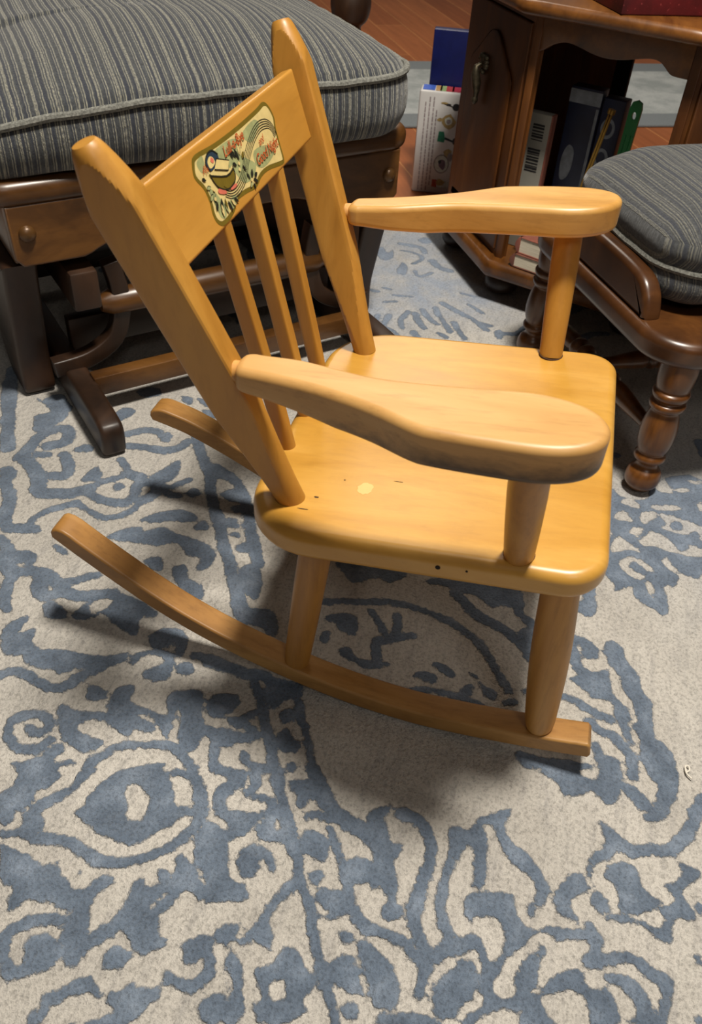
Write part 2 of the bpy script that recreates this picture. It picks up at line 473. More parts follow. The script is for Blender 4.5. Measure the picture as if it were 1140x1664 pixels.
# rockers
BN = [(-.190, .1385), (-.162, .1190), (-.125, .0955), (-.088, .0735), (-.050, .0545), (-.010, .0385), (.030, .0260), (.0688, .0160), (.100, .0095), (.130, .0048), (.160, .0018), (.195, .0003), (.225, .0008), (.2514, .0033), (.29, .0085), (.3365, .0165), (.365, .0220), (.4005, .0300)]
BF = [(-.180, .1400), (-.155, .1330), (-.132, .1250), (-.088, .1040), (-.048, .0820), (-.010, .0600), (.030, .0390), (.0688, .0225), (.100, .0130), (.130, .0062), (.160, .0020), (.195, .0003), (.225, .0008), (.2514, .0033), (.29, .0085), (.3365, .0165), (.365, .0220), (.4005, .0300)]
def rocker_x(y): return .1227+.0485*y
def rocker(side):
    B = BN if side > 0 else BF
    c = cr(B, 4); th = 0.0215
    bot, topl = [], []
    for i, p in enumerate(c):
        q0 = c[max(0, i-1)]; q1 = c[min(len(c)-1, i+1)]; t = (q1-q0)/np.linalg.norm(q1-q0); nn = np.array([-t[1], t[0]])
        bot.append(tuple(p)); topl.append(tuple(p+nn*th))
    # rounded tail: pull the first top points in
    t0 = np.array(topl[0]); b0 = np.array(bot[0]); d = (np.array(bot[1])-b0); d /= np.linalg.norm(d)
    tail = [tuple(b0+(t0-b0)*.25-d*.004), tuple(b0+(t0-b0)*.5-d*.0045), tuple(b0+(t0-b0)*.75-d*.002), tuple(b0+(t0-b0)*.93+d*.005)]
    f1 = np.array(topl[-1]); e = np.array(bot[-1]); d2 = np.array(bot[-1])-np.array(bot[-2]); d2 /= np.linalg.norm(d2)
    nose = [tuple(e+(f1-e)*.2+d2*.0025), tuple(e+(f1-e)*.8+d2*.0025)]
    poly = bot+nose+topl[::-1][0:-2]+tail[::-1]
    bm = bmesh.new()
    add_prism(bm, poly, lambda y, z, d: Vector((side*(rocker_x(y)+d), y, z)), -.0147, .0147, bev=0.003)
    r = finish(bm, 'rocker', M['maple_rocker'], chair, angle=45, wn=True)
rocker(1); rocker(-1)
def rock_top(y, side):
    B = BN if side > 0 else BF
    s = (lin(y+.005, *zip(*B))-lin(y-.005, *zip(*B)))/.01
    return lin(y, *zip(*B))+.0215*math.sqrt(1+s*s)
for side in (1, -1):
    for (yb, yt, xt, prof) in ((.0835, .1035, .1195, [(0, .0125), (.03, .0138), (.3, .0152), (.6, .0160), (.85, .0158), (1, .0152)]),
                               (.3480, .3235, .1340, [(0, .0105), (.025, .0140), (.12, .0160), (.35, .0182), (.55, .0186), (.75, .0176), (.92, .0162), (1, .0158)])):
        bm = bmesh.new()
        zb = rock_top(yb, side)-.003
        add_lathe(bm, (side*rocker_x(yb), yb, zb), (side*xt, yt, seat_z(0, yt)-.024), prof and smooth_prof(prof, 4), 36)
        finish(bm, 'leg', M['maple_leg'], chair)

# ------------------------------------------------------------------ decal on the back rail (a printed lullaby transfer)
def flat(name, color, rough=0.4, var=0.1, scale=120): return plain(name, color, rough, 0, var, scale)
dm = [flat('decal_olive', srgb(104, 88, 26)), flat('decal_cream', srgb(202, 182, 122)), flat('decal_green', srgb(146, 150, 104), var=.18), flat('decal_ink', srgb(30, 32, 26)), flat('decal_red', srgb(170, 76, 34)), flat('decal_navy', srgb(36, 52, 66)), flat('decal_pink', srgb(196, 104, 84)), flat('decal_gold', srgb(186, 148, 66))]
OUT = [(87.6, 54.7), (82.2, 57.3), (72.0, 57.5), (40.8, 55.3), (-6.4, 54.6), (-54.3, 55.6), (-73.2, 56.7), (-82.5, 51.1), (-85.8, 40.0), (-80.8, 31.1), (-77.3, 17.0), (-74.6, 6.0), (-66.7, 3.2), (-36.4, 8.4), (-16.2, 8.9), (1.7, 5.5), (24.4, 8.2), (43.9, 9.0), (53.1, 4.8), (66.1, 2.6), (80.2, 2.6), (88.1, 7.5), (89.5, 15.4), (86.4, 23.5), (86.7, 33.7), (93.3, 44.9)]
class Layer:
    def __init__(self): self.bm = bmesh.new()
    def poly(self, pts, d, mat, smooth=True, n=4):
        p = cr(pts, n, True) if smooth else [np.array(q, float) for q in pts]
        vs = [self.bm.verts.new(rail_pt(q[0]/1000, q[1]/1000, d)) for q in p]
        f = self.bm.faces.new(vs); f.material_index = mat
    def line(self, pts, w, d, mat, n=5, taper=False):
        p = np.array(cr(pts, n)); t = np.gradient(p, axis=0); t /= np.linalg.norm(t, axis=1)[:, None]+1e-9
        nn = np.stack([-t[:, 1], t[:, 0]], 1)
        k = len(p); ww = np.full(k, w/2.0)
        if taper: ww = w/2*np.sin(np.linspace(0.12, PI-.12, k))
        a = [self.bm.verts.new(rail_pt(*((p[i]+nn[i]*ww[i])/1000), d)) for i in range(k)]
        b = [self.bm.verts.new(rail_pt(*((p[i]-nn[i]*ww[i])/1000), d)) for i in range(k)]
        for i in range(k-1): self.bm.faces.new((a[i], a[i+1], b[i+1], b[i])).material_index = mat
    def done(self, name, parent):
        bmesh.ops.triangulate(self.bm, faces=self.bm.faces)
        for f in self.bm.faces:
            f.normal_update()
            if f.normal.dot(RN) < 0: f.normal_flip()
        return finish(self.bm, name, dm, parent, smooth=False, recalc=False)
L = Layer()
oc = np.array([0, 30.]); IN = [tuple(inset2d(OUT, 3.6)[i]) for i in range(len(OUT))]
L.poly(OUT, .00020, 0); L.poly(IN, .00035, 1)
for g in ([(60, 50), (30, 51), (10, 49), (0, 44), (8, 36), (-4, 28), (-14, 20), (0, 14), (20, 16), (30, 30), (45, 40), (58, 44)],
          [(-10, 47), (-40, 50), (-50, 45), (-40, 41), (-20, 37)], [(-20, 30), (-50, 26), (-60, 18), (-45, 14), (-25, 14), (-14, 20)],
          [(82, 34), (76, 22), (80, 10), (72, 6), (66, 14), (74, 28)], [(82, 52), (70, 54), (72, 47), (80, 44)], [(60, 12), (45, 15), (42, 10), (55, 7)]):
    L.poly(g, .00045, 2)
L.done('decal_ground', rail)
L = Layer()
S0 = [(58, 22.0), (49.2, 17.3), (36.1, 15.9), (16.4, 19.9), (-0.8, 29.5), (-23.1, 38.0), (-44.9, 42.5), (-63.3, 40.6), (-72.3, 34.7), (-74, 27)]
P0 = np.array(S0, float); T0 = np.gradient(P0, axis=0); T0 /= np.linalg.norm(T0, axis=1)[:, None]; N0 = np.stack([-T0[:, 1], T0[:, 0]], 1)
for k in range(5): L.line([tuple(q) for q in P0+N0*(k-2)*1.9], .75, .0006, 3, 6)
# cradle with a hood
L.poly([(70, 40), (44.9, 31.5), (29.5, 33), (30, 27), (36, 22.5), (51.1, 21.5), (64.3, 27), (69.0, 34)], .0006, 0)
L.poly([(67.0, 41.0), (70, 47.7), (62.6, 52.6), (52.3, 52.6), (45.3, 47.5), (48, 42.5), (58, 41)], .0007, 5)
L.poly([(65, 42.5), (66, 47.5), (60, 50), (55, 48), (55, 43.5)], .0008, 1)
L.poly([(50.5, 45.6), (31.0, 38.2), (38.5, 32.6), (60, 40.2)], .0009, 1, smooth=False)
L.line([(50.5, 45.6), (31.0, 38.2), (38.5, 32.6), (60, 40.2), (50.5, 45.6)], .9, .0010, 3, 1)
L.line([(70, 40), (44.9, 31.5), (29.5, 33)], 1.5, .0010, 1, 3); L.line([(70, 38.4), (45, 30), (30, 31)], .9, .0011, 3, 3)
L.line([(70, 40), (69, 34), (64, 27), (51, 21.5), (36, 22.5), (30, 27), (29.5, 33)], 1.1, .0011, 3, 4)
L.line([(67.0, 41.0), (70, 47.7), (62.6, 52.6), (52.3, 52.6), (45.3, 47.5)], 1.1, .0011, 3, 4)
L.poly([(61, 47), (58, 49), (55.5, 46.5), (58, 44.5)], .0011, 6)
L.poly([(66, 27), (56, 22), (58, 20), (68, 24)], .0010, 6); L.poly([(46, 21), (34, 20.5), (36, 18.5), (46, 19)], .0010, 6)
# leaves and sprays
rl = random.Random(5)
for (x, y, ang, ln) in [(68, 20, 230, 10), (72, 17, 250, 10), (66, 16, 270, 9), (60, 15, 285, 9), (76, 20, 215, 8), (78, 27, 200, 8), (77, 32, 170, 7), (54, 14, 300, 8), (48, 13, 320, 7), (80, 38, 150, 6), (74, 26, 240, 8), (63, 18, 255, 8),
                        (10, 36, 60, 9), (14, 33, 100, 9), (8, 32, 30, 8), (18, 36, 120, 8), (22, 31, 150, 7), (12, 28, 300, 6), (24, 37, 100, 7),
                        (4, 15, 40, 8), (2, 13, 330, 8), (6, 12, 200, 7), (4, 11, 270, 6), (-2, 14, 10, 7), (8, 15, 110, 6)]:
    a = math.radians(ang); d = np.array([-math.cos(a), math.sin(a)]); q = np.array([-d[1], d[0]]); p = np.array([x, y], float)
    w = ln*.22
    L.poly([tuple(p), tuple(p+d*ln*.5+q*w), tuple(p+d*ln), tuple(p+d*ln*.5-q*w)], .0010+rl.random()*.0002, rl.choice([0, 3, 3, 2, 1]), n=3)
    L.line([tuple(p), tuple(p+d*ln*.5+q*w), tuple(p+d*ln)], .5, .0013, 3, 3)
for x, y in ((17, 31), (20, 27), (6, 13.5), (78, 23), (74, 29)): L.poly([(x+2, y), (x, y+1.6), (x-2, y), (x, y-1.6)], .00135, 1)
for x, y in ((78, 44), (75, 46), (73, 43)): L.line([(x+2, y-2), (x, y+1.5), (x-2, y-1), (x-3, y+2)], .7, .0012, 4, 4)
L.done('decal_drawing', rail)
# lettering
def text(bm, body, x, h, size, ang, shear=0.35, spacing=1.0):
    cu = bpy.data.curves.new('t', 'FONT'); cu.body = body; cu.size = size; cu.shear = shear; cu.space_character = spacing; cu.offset = size*.012
    ob = bpy.data.objects.new('t', cu); COL.objects.link(ob)
    dg = bpy.context.evaluated_depsgraph_get(); me = ob.evaluated_get(dg).to_mesh()
    ca, sa = math.cos(ang), math.sin(ang)
    mp = [bm.verts.new(rail_pt((x-(v.co.x*ca-v.co.y*sa))/1000, (h+v.co.x*sa+v.co.y*ca)/1000, .0015)) for v in me.vertices]
    for p in me.polygons:
        try: bm.faces.new([mp[i] for i in p.vertices])
        except ValueError: pass
    ob.evaluated_get(dg).to_mesh_clear(); bpy.data.objects.remove(ob); bpy.data.curves.remove(cu)
bm = bmesh.new()
text(bm, 'Lull-a-Bye', 36.5, 41.8, 11.5, 0.035); text(bm, 'and', -33, 30.2, 8.5, .05); text(bm, 'Good Night', -15, 18.2, 12, .02, spacing=.95)
for f in bm.faces:
    f.normal_update()
    if f.normal.dot(RN) < 0: f.normal_flip()
finish(bm, 'decal_lettering', dm[4], rail, smooth=False, recalc=False)
# ================================================================== setting
PX, PY = Vector((.875, .485, 0)).normalized(), Vector((-.485, .875, 0)).normalized()   # along / across the floor boards
def pq(a, b, z=0.0): return PX*a+PY*b+Vector((0, 0, z))
bm = bmesh.new()
vs = [bm.verts.new(pq(a, b, -.012)) for a, b in ((-6, -4), (1.6, -4), (1.6, 4), (-6, 4))]; bm.faces.new(vs)
m, nt, b = new_mat('hardwood_boards')
v = coords(nt, (1, 1, 1), (0, 0, -math.atan2(PX.y, PX.x)))
br = N(nt, 'ShaderNodeTexBrick'); br.offset = .37; br.offset_frequency = 2
for k, val in (('Scale', 1.0), ('Mortar Size', .0022), ('Mortar Smooth', .3), ('Bias', 0.0), ('Brick Width', 1.3), ('Row Height', .125)): br.inputs[k].default_value = val
br.inputs['Color1'].default_value = srgb(150, 84, 46); br.inputs['Color2'].default_value = srgb(176, 106, 62); br.inputs['Mortar'].default_value = srgb(206, 140, 84)
nt.links.new(v, br.inputs['Vector'])
mp = N(nt, 'ShaderNodeMapping'); mp.inputs['Scale'].default_value = (1.2, 14, 1); nt.links.new(v, mp.inputs[0])
g = noise_n(nt, mp.outputs[0], 3, 5, .6, .5)
c = mix(nt, .5, br.outputs['Color'], ramp(nt, g, [(.3, (.6, .55, .5)), (.7, (1.15, 1.1, 1.05))]), 'MULTIPLY')
nt.links.new(c, b.inputs['Base Color']); b.inputs['Roughness'].default_value = .38
fl_ = finish(bm, 'floor', m, None, smooth=False); fl_['kind'] = 'structure'

# grey runner rug beyond
bm = bmesh.new()
A0, A1 = -2.534, -1.796   # along PX-ish
RD, RNn = Vector((-.43, .9, 0)).normalized(), Vector((.9, .43, 0)).normalized()
ol = rrect(A0, A1, -1.6, 2.6, .01, 4)
add_slab(bm, [p for p in ol], -.004, .0075, .003, to3=lambda x, y, z: RNn*x+RD*y+Vector((0, 0, z)), n=3)
m, nt, b = new_mat('grey_runner_pile')
v = coords(nt); dn = N(nt, 'ShaderNodeVectorMath', operation='DOT_PRODUCT'); tc = N(nt, 'ShaderNodeTexCoord')
nt.links.new(tc.outputs['Object'], dn.inputs[0]); dn.inputs[1].default_value = RNn
off = math_n(nt, 'ABSOLUTE', math_n(nt, 'SUBTRACT', dn.outputs['Value'], (A0+A1)/2))
band = math_n(nt, 'GREATER_THAN', off, (A1-A0)/2-.115)
n1 = noise_n(nt, v, 9, 5, .65); n2 = noise_n(nt, v, 240, 3, .7)
base = ramp(nt, n1, [(.38, srgb(160, 166, 166)), (.55, srgb(186, 190, 190)), (.7, srgb(198, 202, 200))])
c = mix(nt, band, base, srgb(128, 134, 138)); c = mix(nt, .5, c, ramp(nt, n2, [(.3, (.6,)*3), (.7, (1.1,)*3)]), 'MULTIPLY')
nt.links.new(c, b.inputs['Base Color']); b.inputs['Roughness'].default_value = .95; bump(nt, b, n2, .5, .003)
tag(finish(bm, 'runner_rug', m, None), 'pale grey runner rug with darker grey border on the hardwood floor', 'rug')

# ================================================================== glider ottoman on the left
GU, GV = Vector((-.715, .70, 0)), Vector((.70, .715, 0))
def G(s, t, z=0.0): return GU*s+GV*t+Vector((0, 0, z))
gl = thing('glider_ottoman', 'dark wooden gliding ottoman frame under the big striped cushion', 'glider', G(.17, -.7))
S0_, S1_, T0_, T1_ = -.165, .508, -.985, -.468
bm = bmesh.new()    # top frame: four rails with a rolled edge
ol = rrect(S0_, S1_, T0_, T1_, .045, 8)
add_slab(bm, ol, .352, .034, .014, to3=lambda x, y, z: tuple(G(x, y, z)), n=5)
finish(bm, 'seat_frame', M['oak_glider'], gl)
def zlow(s):   # lower edge of the apron: deep blocks at both ends, a shallow curve between
    e = min(abs(s-(-.13)), abs(s-.482))
    return .238 if e < .10 else .238+.032*min(1, (e-.10)/.09)**.7
for nm, tt in (('front_apron', T1_-.014), ('back_apron', T0_+.014)):
    bm = bmesh.new()
    xs = np.linspace(-.13, .482, 60)
    poly = [(x, zlow(x)+(.012*(1-min(1, min(abs(x+.13), abs(x-.482))/.012))**2)) for x in xs]+[(.482, .322), (-.13, .322)]
    add_prism(bm, poly, lambda x, z, d: G(x, tt+d, z), -.011, .011, bev=.004)
    ap = finish(bm, nm, M['oak_glider'], gl, wn=True)
    for s in (-.108, .462):
        bm = bmesh.new(); sg = 1 if nm[0] == 'f' else -1
        add_lathe(bm, G(s, tt+sg*.009, .284), G(s, tt+sg*.020, .284), [(0, .0115), (.5, .011), (.8, .008), (1, .003)], 18)
        finish(bm, 'bolt_cap', M['bolt'], ap)
for s in (-.118, .470):
    bm = bmesh.new(); add_box(bm, G(s, -.727, .28), GU, GV, (0, 0, 1), .011, .245, .04, .003); finish(bm, 'side_apron', M['oak_glider'], gl)
# base: curved side panels standing on the rug, sled runners, cross bars
for s0, s1 in ((-.148, -.100), (.440, .488)):
    bm = bmesh.new()
    fr = cr([(-.485, .236), (-.500, .19), (-.520, .12), (-.535, .06), (-.535, .012), (-.545, .0)], 5)
    bk = cr([(-.93, 0), (-.92, .03), (-.90, .10), (-.93, .236)], 5)
    add_prism(bm, [tuple(p) for p in fr]+[(-.62, 0), (-.66, .05), (-.80, .05), (-.84, 0)]+[tuple(p) for p in bk], lambda t, z, d: G(d, t, z), s0, s1, bev=.006)
    finish(bm, 'side_panel', M['oak_dark'], gl)
for s in (-.0745, .4155):
    bm = bmesh.new()
    up = cr([(-.330, .004), (-.325, .030), (-.329, .048), (-.345, .055), (-.40, .058), (-.50, .058), (-.75, .058), (-.95, .050), (-1.02, .048)], 5)
    add_prism(bm, [tuple(p) for p in up]+[(-1.03, 0), (-.335, 0)], lambda t, z, d: G(s+d, t, z), -.0175, .0175, bev=.007)
    finish(bm, 'runner', M['oak_dark'], gl)
for nm, t, z, ht, hz, mt in (('base_stretcher', -.455, .046, .013, .016, 'oak_glider'), ('base_stretcher', -.88, .046, .013, .016, 'oak_dark'), ('crossbar', -.56, .082, .012, .026, 'oak_dark'), ('crossbar', -.70, .215, .03, .012, 'oak_dark')):
    bm = bmesh.new(); add_box(bm, G(.1705, t, z), GU, GV, (0, 0, 1), .232, ht, hz, .003); finish(bm, nm, M[mt], gl)
bm = bmesh.new(); add_lathe(bm, G(-.02, -.50, .150), G(.36, -.50, .150), [(0, .012), (.04, .019), (.2, .0205), (.5, .021), (.8, .0205), (.96, .019), (1, .012)], 20)
finish(bm, 'round_rod', M['oak_glider'], gl)
for s in (-.045, .39):
    bm = bmesh.new(); add_box(bm, G(s, -.70, .190), GU, GV, (0, 0, 1), .020, .235, .029, .004); finish(bm, 'glide_arm', M['oak_dark'], gl)
    bm = bmesh.new()
    path = cr([(.022, .215), (.030, .17), (.028, .13), (.012, .092), (-.03, .068), (-.085, .062)], 6)
    sg = 1 if s < .1 else -1
    P_ = np.array(path); T_ = np.gradient(P_, axis=0); T_ /= np.linalg.norm(T_, axis=1)[:, None]; Q_ = np.stack([-T_[:, 1], T_[:, 0]], 1)
    poly = [tuple(p) for p in P_+Q_*.013]+[tuple(p) for p in (P_-Q_*.013)[::-1]]
    base_s = -.02 if sg > 0 else .365
    add_prism(bm, poly, lambda x, z, d: G(base_s+sg*x, -.50+d, z), -.012, .012, bev=.003)
    finish(bm, 'swing_bracket', M['oak_dark'], gl)

# ------------------------------------------------------------------ cushions
def cushion(name, label, mat, to3, hw, hd, rc, z0, zw, zt, droop=None, stripe_scale=1.0, plump=2.4, seed=0, nseg=160, sx=1.0, bulge=.012, puff=.028, stripe_dir=(1, 0), pinch=0.0):
    """soft box cushion: domed top to a corded edge at zw, boxing down to z0. to3(x,y,z) local->world"""
    base = rrect(-hw, hw, -hd, hd, rc, 14)
    # resample evenly
    B = np.array(base+[base[0]]); d = np.concatenate([[0], np.cumsum(np.linalg.norm(np.diff(B, axis=0), axis=1))])
    u = np.linspace(0, d[-1], nseg, endpoint=False); O = np.stack([np.interp(u, d, B[:, i]) for i in (0, 1)], 1)
    dr = droop or (lambda x, y: 0)
    bm = bmesh.new(); st = bm.verts.layers.float.new('stripe'); al = bm.verts.layers.float.new('along')
    def loop(scale_in, z, fn, extra=0.0):
        r = []
        q = inset2d(O, scale_in) if abs(scale_in) > 1e-9 else O
        for (x, y) in q:
            zz = fn(x, y, z)
            nz = mnoise.noise(Vector((x*9, y*9, seed)))*.004+mnoise.noise(Vector((x*26, y*26, seed+3)))*.0016
            v_ = bm.verts.new(to3(x, y, zz+nz)); v_[st] = x*stripe_dir[0]+y*stripe_dir[1]; v_[al] = x*stripe_dir[1]-y*stripe_dir[0]+extra; r.append(v_)
        return r
    loops = []
    # underside + boxing
    H = zw-z0
    for ins, z, ex in ((.05, z0+.004, -.10), (.015, z0+.001, -.06), (.004, z0+.006, -.05), (-bulge*.5, z0+H*.3, -.035), (-bulge*.85, z0+H*.55, -.02), (-bulge*.6, z0+H*.82, -.01), (-.001, zw-.002, 0)):
        loops.append(loop(ins, z, lambda x, y, z: z+dr(x, y)*(0.4 if z < zw-.03 else 1), ex))
    # dome
    def dome(k):
        return lambda x, y, z: z+dr(x, y)
    ks = [.0, .03, .07, .12, .18, .25, .33, .42, .52, .62, .72, .82, .91, .97]
    for k in ks[1:]:
        # shrink towards the middle
        rho = 1-k; z = zw+(zt-zw)*(1-rho**plump)**.85
        r = []
        for (x, y) in O:
            fx, fy = x*rho, y*rho
            # keep side bulge: outline swells slightly just above the cord
            sw = 1+puff*math.exp(-((k-.07)/.07)**2)*min(1, k/.03)
            X_, Y_ = fx*sw, fy*sw
            nz = mnoise.noise(Vector((X_*7, Y_*7, seed+9)))*.006*min(1, k*5)+mnoise.noise(Vector((X_*24, Y_*24, seed+5)))*.0016
            v_ = bm.verts.new(to3(X_, Y_, z+dr(X_, Y_)+nz)); v_[st] = X_*stripe_dir[0]+Y_*stripe_dir[1]; v_[al] = X_*stripe_dir[1]-Y_*stripe_dir[0]; r.append(v_)
        loops.append(r)
    n = nseg
    for i in range(len(loops)-1):
        a, b_ = loops[i], loops[i+1]
        for j in range(n): bm.faces.new((a[j], a[(j+1) % n], b_[(j+1) % n], b_[j]))
    bm.faces.new(loops[0][::-1]); bm.faces.new(loops[-1])
    body = finish(bm, name, mat, None, angle=75)
    sub = body.modifiers.new('soft', 'SUBSURF'); sub.levels = 1; sub.render_levels = 1
    bm = bmesh.new()
    pts = []
    for (x, y) in inset2d(O, -.0035):
        pts.append(to3(x, y, zw+dr(x, y)+mnoise.noise(Vector((x*9, y*9, seed)))*.004+mnoise.noise(Vector((x*26, y*26, seed+3)))*.0016))
    add_tube(bm, pts, .0052, 8, closed=True)
    finish(bm, 'corded_edge', M['welt_cloth'], body)
    return tag(body, label, 'cushion')
CA = math.radians(8.0)
def gc(x, y, z):   # x: across (stripe count), y: depth; turned a little on its frame
    s = .150+x*math.cos(CA)-y*math.sin(CA)*1.0; t = -.700+x*math.sin(CA)+y*math.cos(CA)
    return tuple(G(s, t, z))
cushion('seat_cushion', 'large grey and navy striped cushion lying on the glider ottoman', M['fabric_glider'], gc, .345, .262, .085, .358, .440, .496,
        droop=lambda x, y: -.040*max(0, (-x-.03)/.30)**1.3*(1 if y > 0 else .5)+.010*max(0, x/.35), plump=3.0, seed=2, nseg=200)

# ================================================================== footstool on the right
SE, SW = Vector((.869, .494, 0)).normalized(), Vector((-.494, .869, 0)).normalized()
def S(e, w, z=0.0): return SE*e+SW*w+Vector((0, 0, z))
stl = thing('footstool', 'dark wooden footstool with turned legs and curved side rails beside the rocking chair', 'footstool', S(-.27, .71))
EC = -.272
bm = bmesh.new()
ol = rrect(-.489, -.055, .524, .905, .07, 10)
add_slab(bm, ol, .245, .038, .013, to3=lambda x, y, z: tuple(S(x, y, z)), n=5)
finish(bm, 'seat_board', M['stool_wood'], stl, wn=True)
for w0 in (.5345, .8665):
    bm = bmesh.new()
    top = cr([(-.418, .245), (-.424, .262), (-.414, .282), (-.392, .293), (-.35, .2975), (-.27, .2985), (-.20, .297), (-.165, .291), (-.146, .276), (-.137, .258), (-.134, .247)], 6)
    add_prism(bm, [tuple(p) for p in top]+[(-.134, .243), (-.418, .243)], lambda x, z, d: S(x, w0+d, z), -.002, .026, bev=.009)
    finish(bm, 'side_rail', M['stool_wood'], stl, wn=True)
LEG = [(0, .0100), (.02, .0165), (.06, .0235), (.11, .0250), (.16, .0225), (.195, .0165), (.22, .0150), (.245, .0175), (.262, .0222), (.285, .0222), (.300, .0205), (.315, .0190), (.33, .0205), (.38, .0238), (.46, .0252), (.54, .0240), (.60, .0215), (.635, .0195), (.645, .0215), (.665, .0245), (.69, .0245), (.705, .0205), (.715, .0200), (.725, .0225), (.745, .0250), (.77, .0250), (.785, .0215), (.80, .0225), (.85, .0245), (.92, .0250), (1, .0235)]
for e, w in ((-.078, .572), (-.462, .566), (-.078, .85), (-.462, .85)):
    bm = bmesh.new(); cx, cw = EC, .711
    add_lathe(bm, S(e, w, 0), S(e-(e-cx)*.05, w-(w-cw)*.03, .212), smooth_prof(LEG, 3), 32)
    finish(bm, 'leg', M['stool_leg'], stl, angle=60)
STR = [(0, .009), (.10, .010), (.22, .0135), (.30, .0145), (.335, .012), (.35, .0165), (.375, .0165), (.39, .011), (.41, .0165), (.435, .0165), (.45, .012), (.5, .0155), (.55, .012), (.565, .0165), (.59, .0165), (.61, .011), (.625, .0165), (.65, .0165), (.665, .012), (.70, .0145), (.78, .0135), (.90, .010), (1, .009)]
for w in (.574, .846):
    bm = bmesh.new(); add_lathe(bm, S(-.455, w, .092), S(-.086, w, .092), smooth_prof(STR, 3), 24); finish(bm, 'stretcher', M['stool_leg'], stl, angle=60)
bm = bmesh.new(); add_lathe(bm, S(EC, .58, .092), S(EC, .84, .092), smooth_prof(STR, 3), 20); finish(bm, 'stretcher', M['stool_leg'], stl, angle=60)
def sc_(x, y, z): return tuple(S(-.283-y, .725+x, z))
cushion('footstool_cushion', 'plump grey striped cushion lying on the wooden footstool between its side rails', M['fabric_stool'], sc_, .163, .148, .058, .252, .302, .386,
        plump=7.0, seed=7, nseg=160, bulge=.010, puff=.13)

# ================================================================== hexagonal side table
TA = Vector((-.85, .15, 0)); T1 = Vector((.3192, .9477, 0)).normalized(); TN = Vector((.9477, -.3192, 0)).normalized()
def T(s, d, z=0.0): return TA+T1*s+TN*d+Vector((0, 0, z))     # s along the front, d outwards from the front
tb = thing('side_table', 'dark wooden hexagonal side table cabinet with an open arched front', 'side table', T(.15, -.25, -.012))
WF = .285; LL = .29
dl = (-.76, -.648)   # left face direction in (s,d)
nl = math.hypot(*dl); dl = (dl[0]/nl, dl[1]/nl)
pl_ = [(0, 0), (WF, 0), (WF-dl[0]*LL, dl[1]*LL), (WF-dl[0]*LL-.02, dl[1]*LL-.20), (WF-.0, dl[1]*LL-.34), (0, dl[1]*LL-.34), (dl[0]*LL+.02, dl[1]*LL-.20), (dl[0]*LL, dl[1]*LL)]
def off_poly(p, d):
    """mitred offset, d > 0 shrinks"""
    out = []; k = len(p); ar = sum(p[i][0]*p[(i+1) % k][1]-p[(i+1) % k][0]*p[i][1] for i in range(k)); sg = 1 if ar > 0 else -1
    for i in range(k):
        a, b_, c_ = (np.array(p[(i+j) % k], float) for j in (-1, 0, 1))
        u1 = (b_-a)/np.linalg.norm(b_-a); u2 = (c_-b_)/np.linalg.norm(c_-b_)
        n1 = np.array([-u1[1], u1[0]])*sg; n2 = np.array([-u2[1], u2[0]])*sg
        m_ = (n1+n2); m_ = m_/(m_@n1); out.append(tuple(b_+m_*d))
    return out
def t3(x, y, z): return tuple(T(x, y, z))
bm = bmesh.new(); add_slab(bm, densify(pl_, .03), .085, .034, .013, to3=t3, n=5); finish(bm, 'base_shelf', M['oak_h'], tb, angle=50, wn=True)
bm = bmesh.new(); add_slab(bm, densify(off_poly(pl_, -.012), .03), .516, .022, .010, to3=t3, n=5); finish(bm, 'table_top', M['oak_h'], tb, angle=50, wn=True)
ins = off_poly(pl_, .026)
def wall_pt(i, u, z, d=0.0):
    a, b_ = np.array(ins[i]), np.array(ins[(i+1) % 8]); n = (b_-a)/np.linalg.norm(b_-a); q = a+n*u
    nn = np.array([n[1], -n[0]])
    ce = np.array([WF/2, -.25])
    if (q-ce)@nn < 0: nn = -nn
    q = q+nn*d; return Vector(t3(q[0], q[1], z))
def wlen(i): return float(np.linalg.norm(np.array(ins[i])-np.array(ins[(i+1) % 8])))
# front: stiles + arched apron
w0 = wlen(0)
for u0, u1 in ((-.004, .010), (w0-.012, w0+.004)):
    bm = bmesh.new(); add_prism(bm, [(u0, .083), (u1, .083), (u1, .496), (u0, .496)], lambda x, z, d: wall_pt(0, x, z, d), -.022, 0, bev=.002); finish(bm, 'corner_stile', M['oak'], tb)
arch = cr([(.008, .440), (.018, .444), (.026, .450), (.040, .457), (.056, .460), (.075, .457), (.098, .4515), (.120, .4490), (.145, .4505), (.170, .456), (.190, .460), (.205, .459), (.215, .453), (.224, .446), (.232, .443), (w0-.010, .442)], 4)
bm = bmesh.new(); add_prism(bm, [tuple(p) for p in arch]+[(w0-.010, .496), (.008, .496)], lambda x, z, d: wall_pt(0, x, z, d), -.020, -.001, bev=.002); finish(bm, 'arched_apron', M['oak_h'], tb)
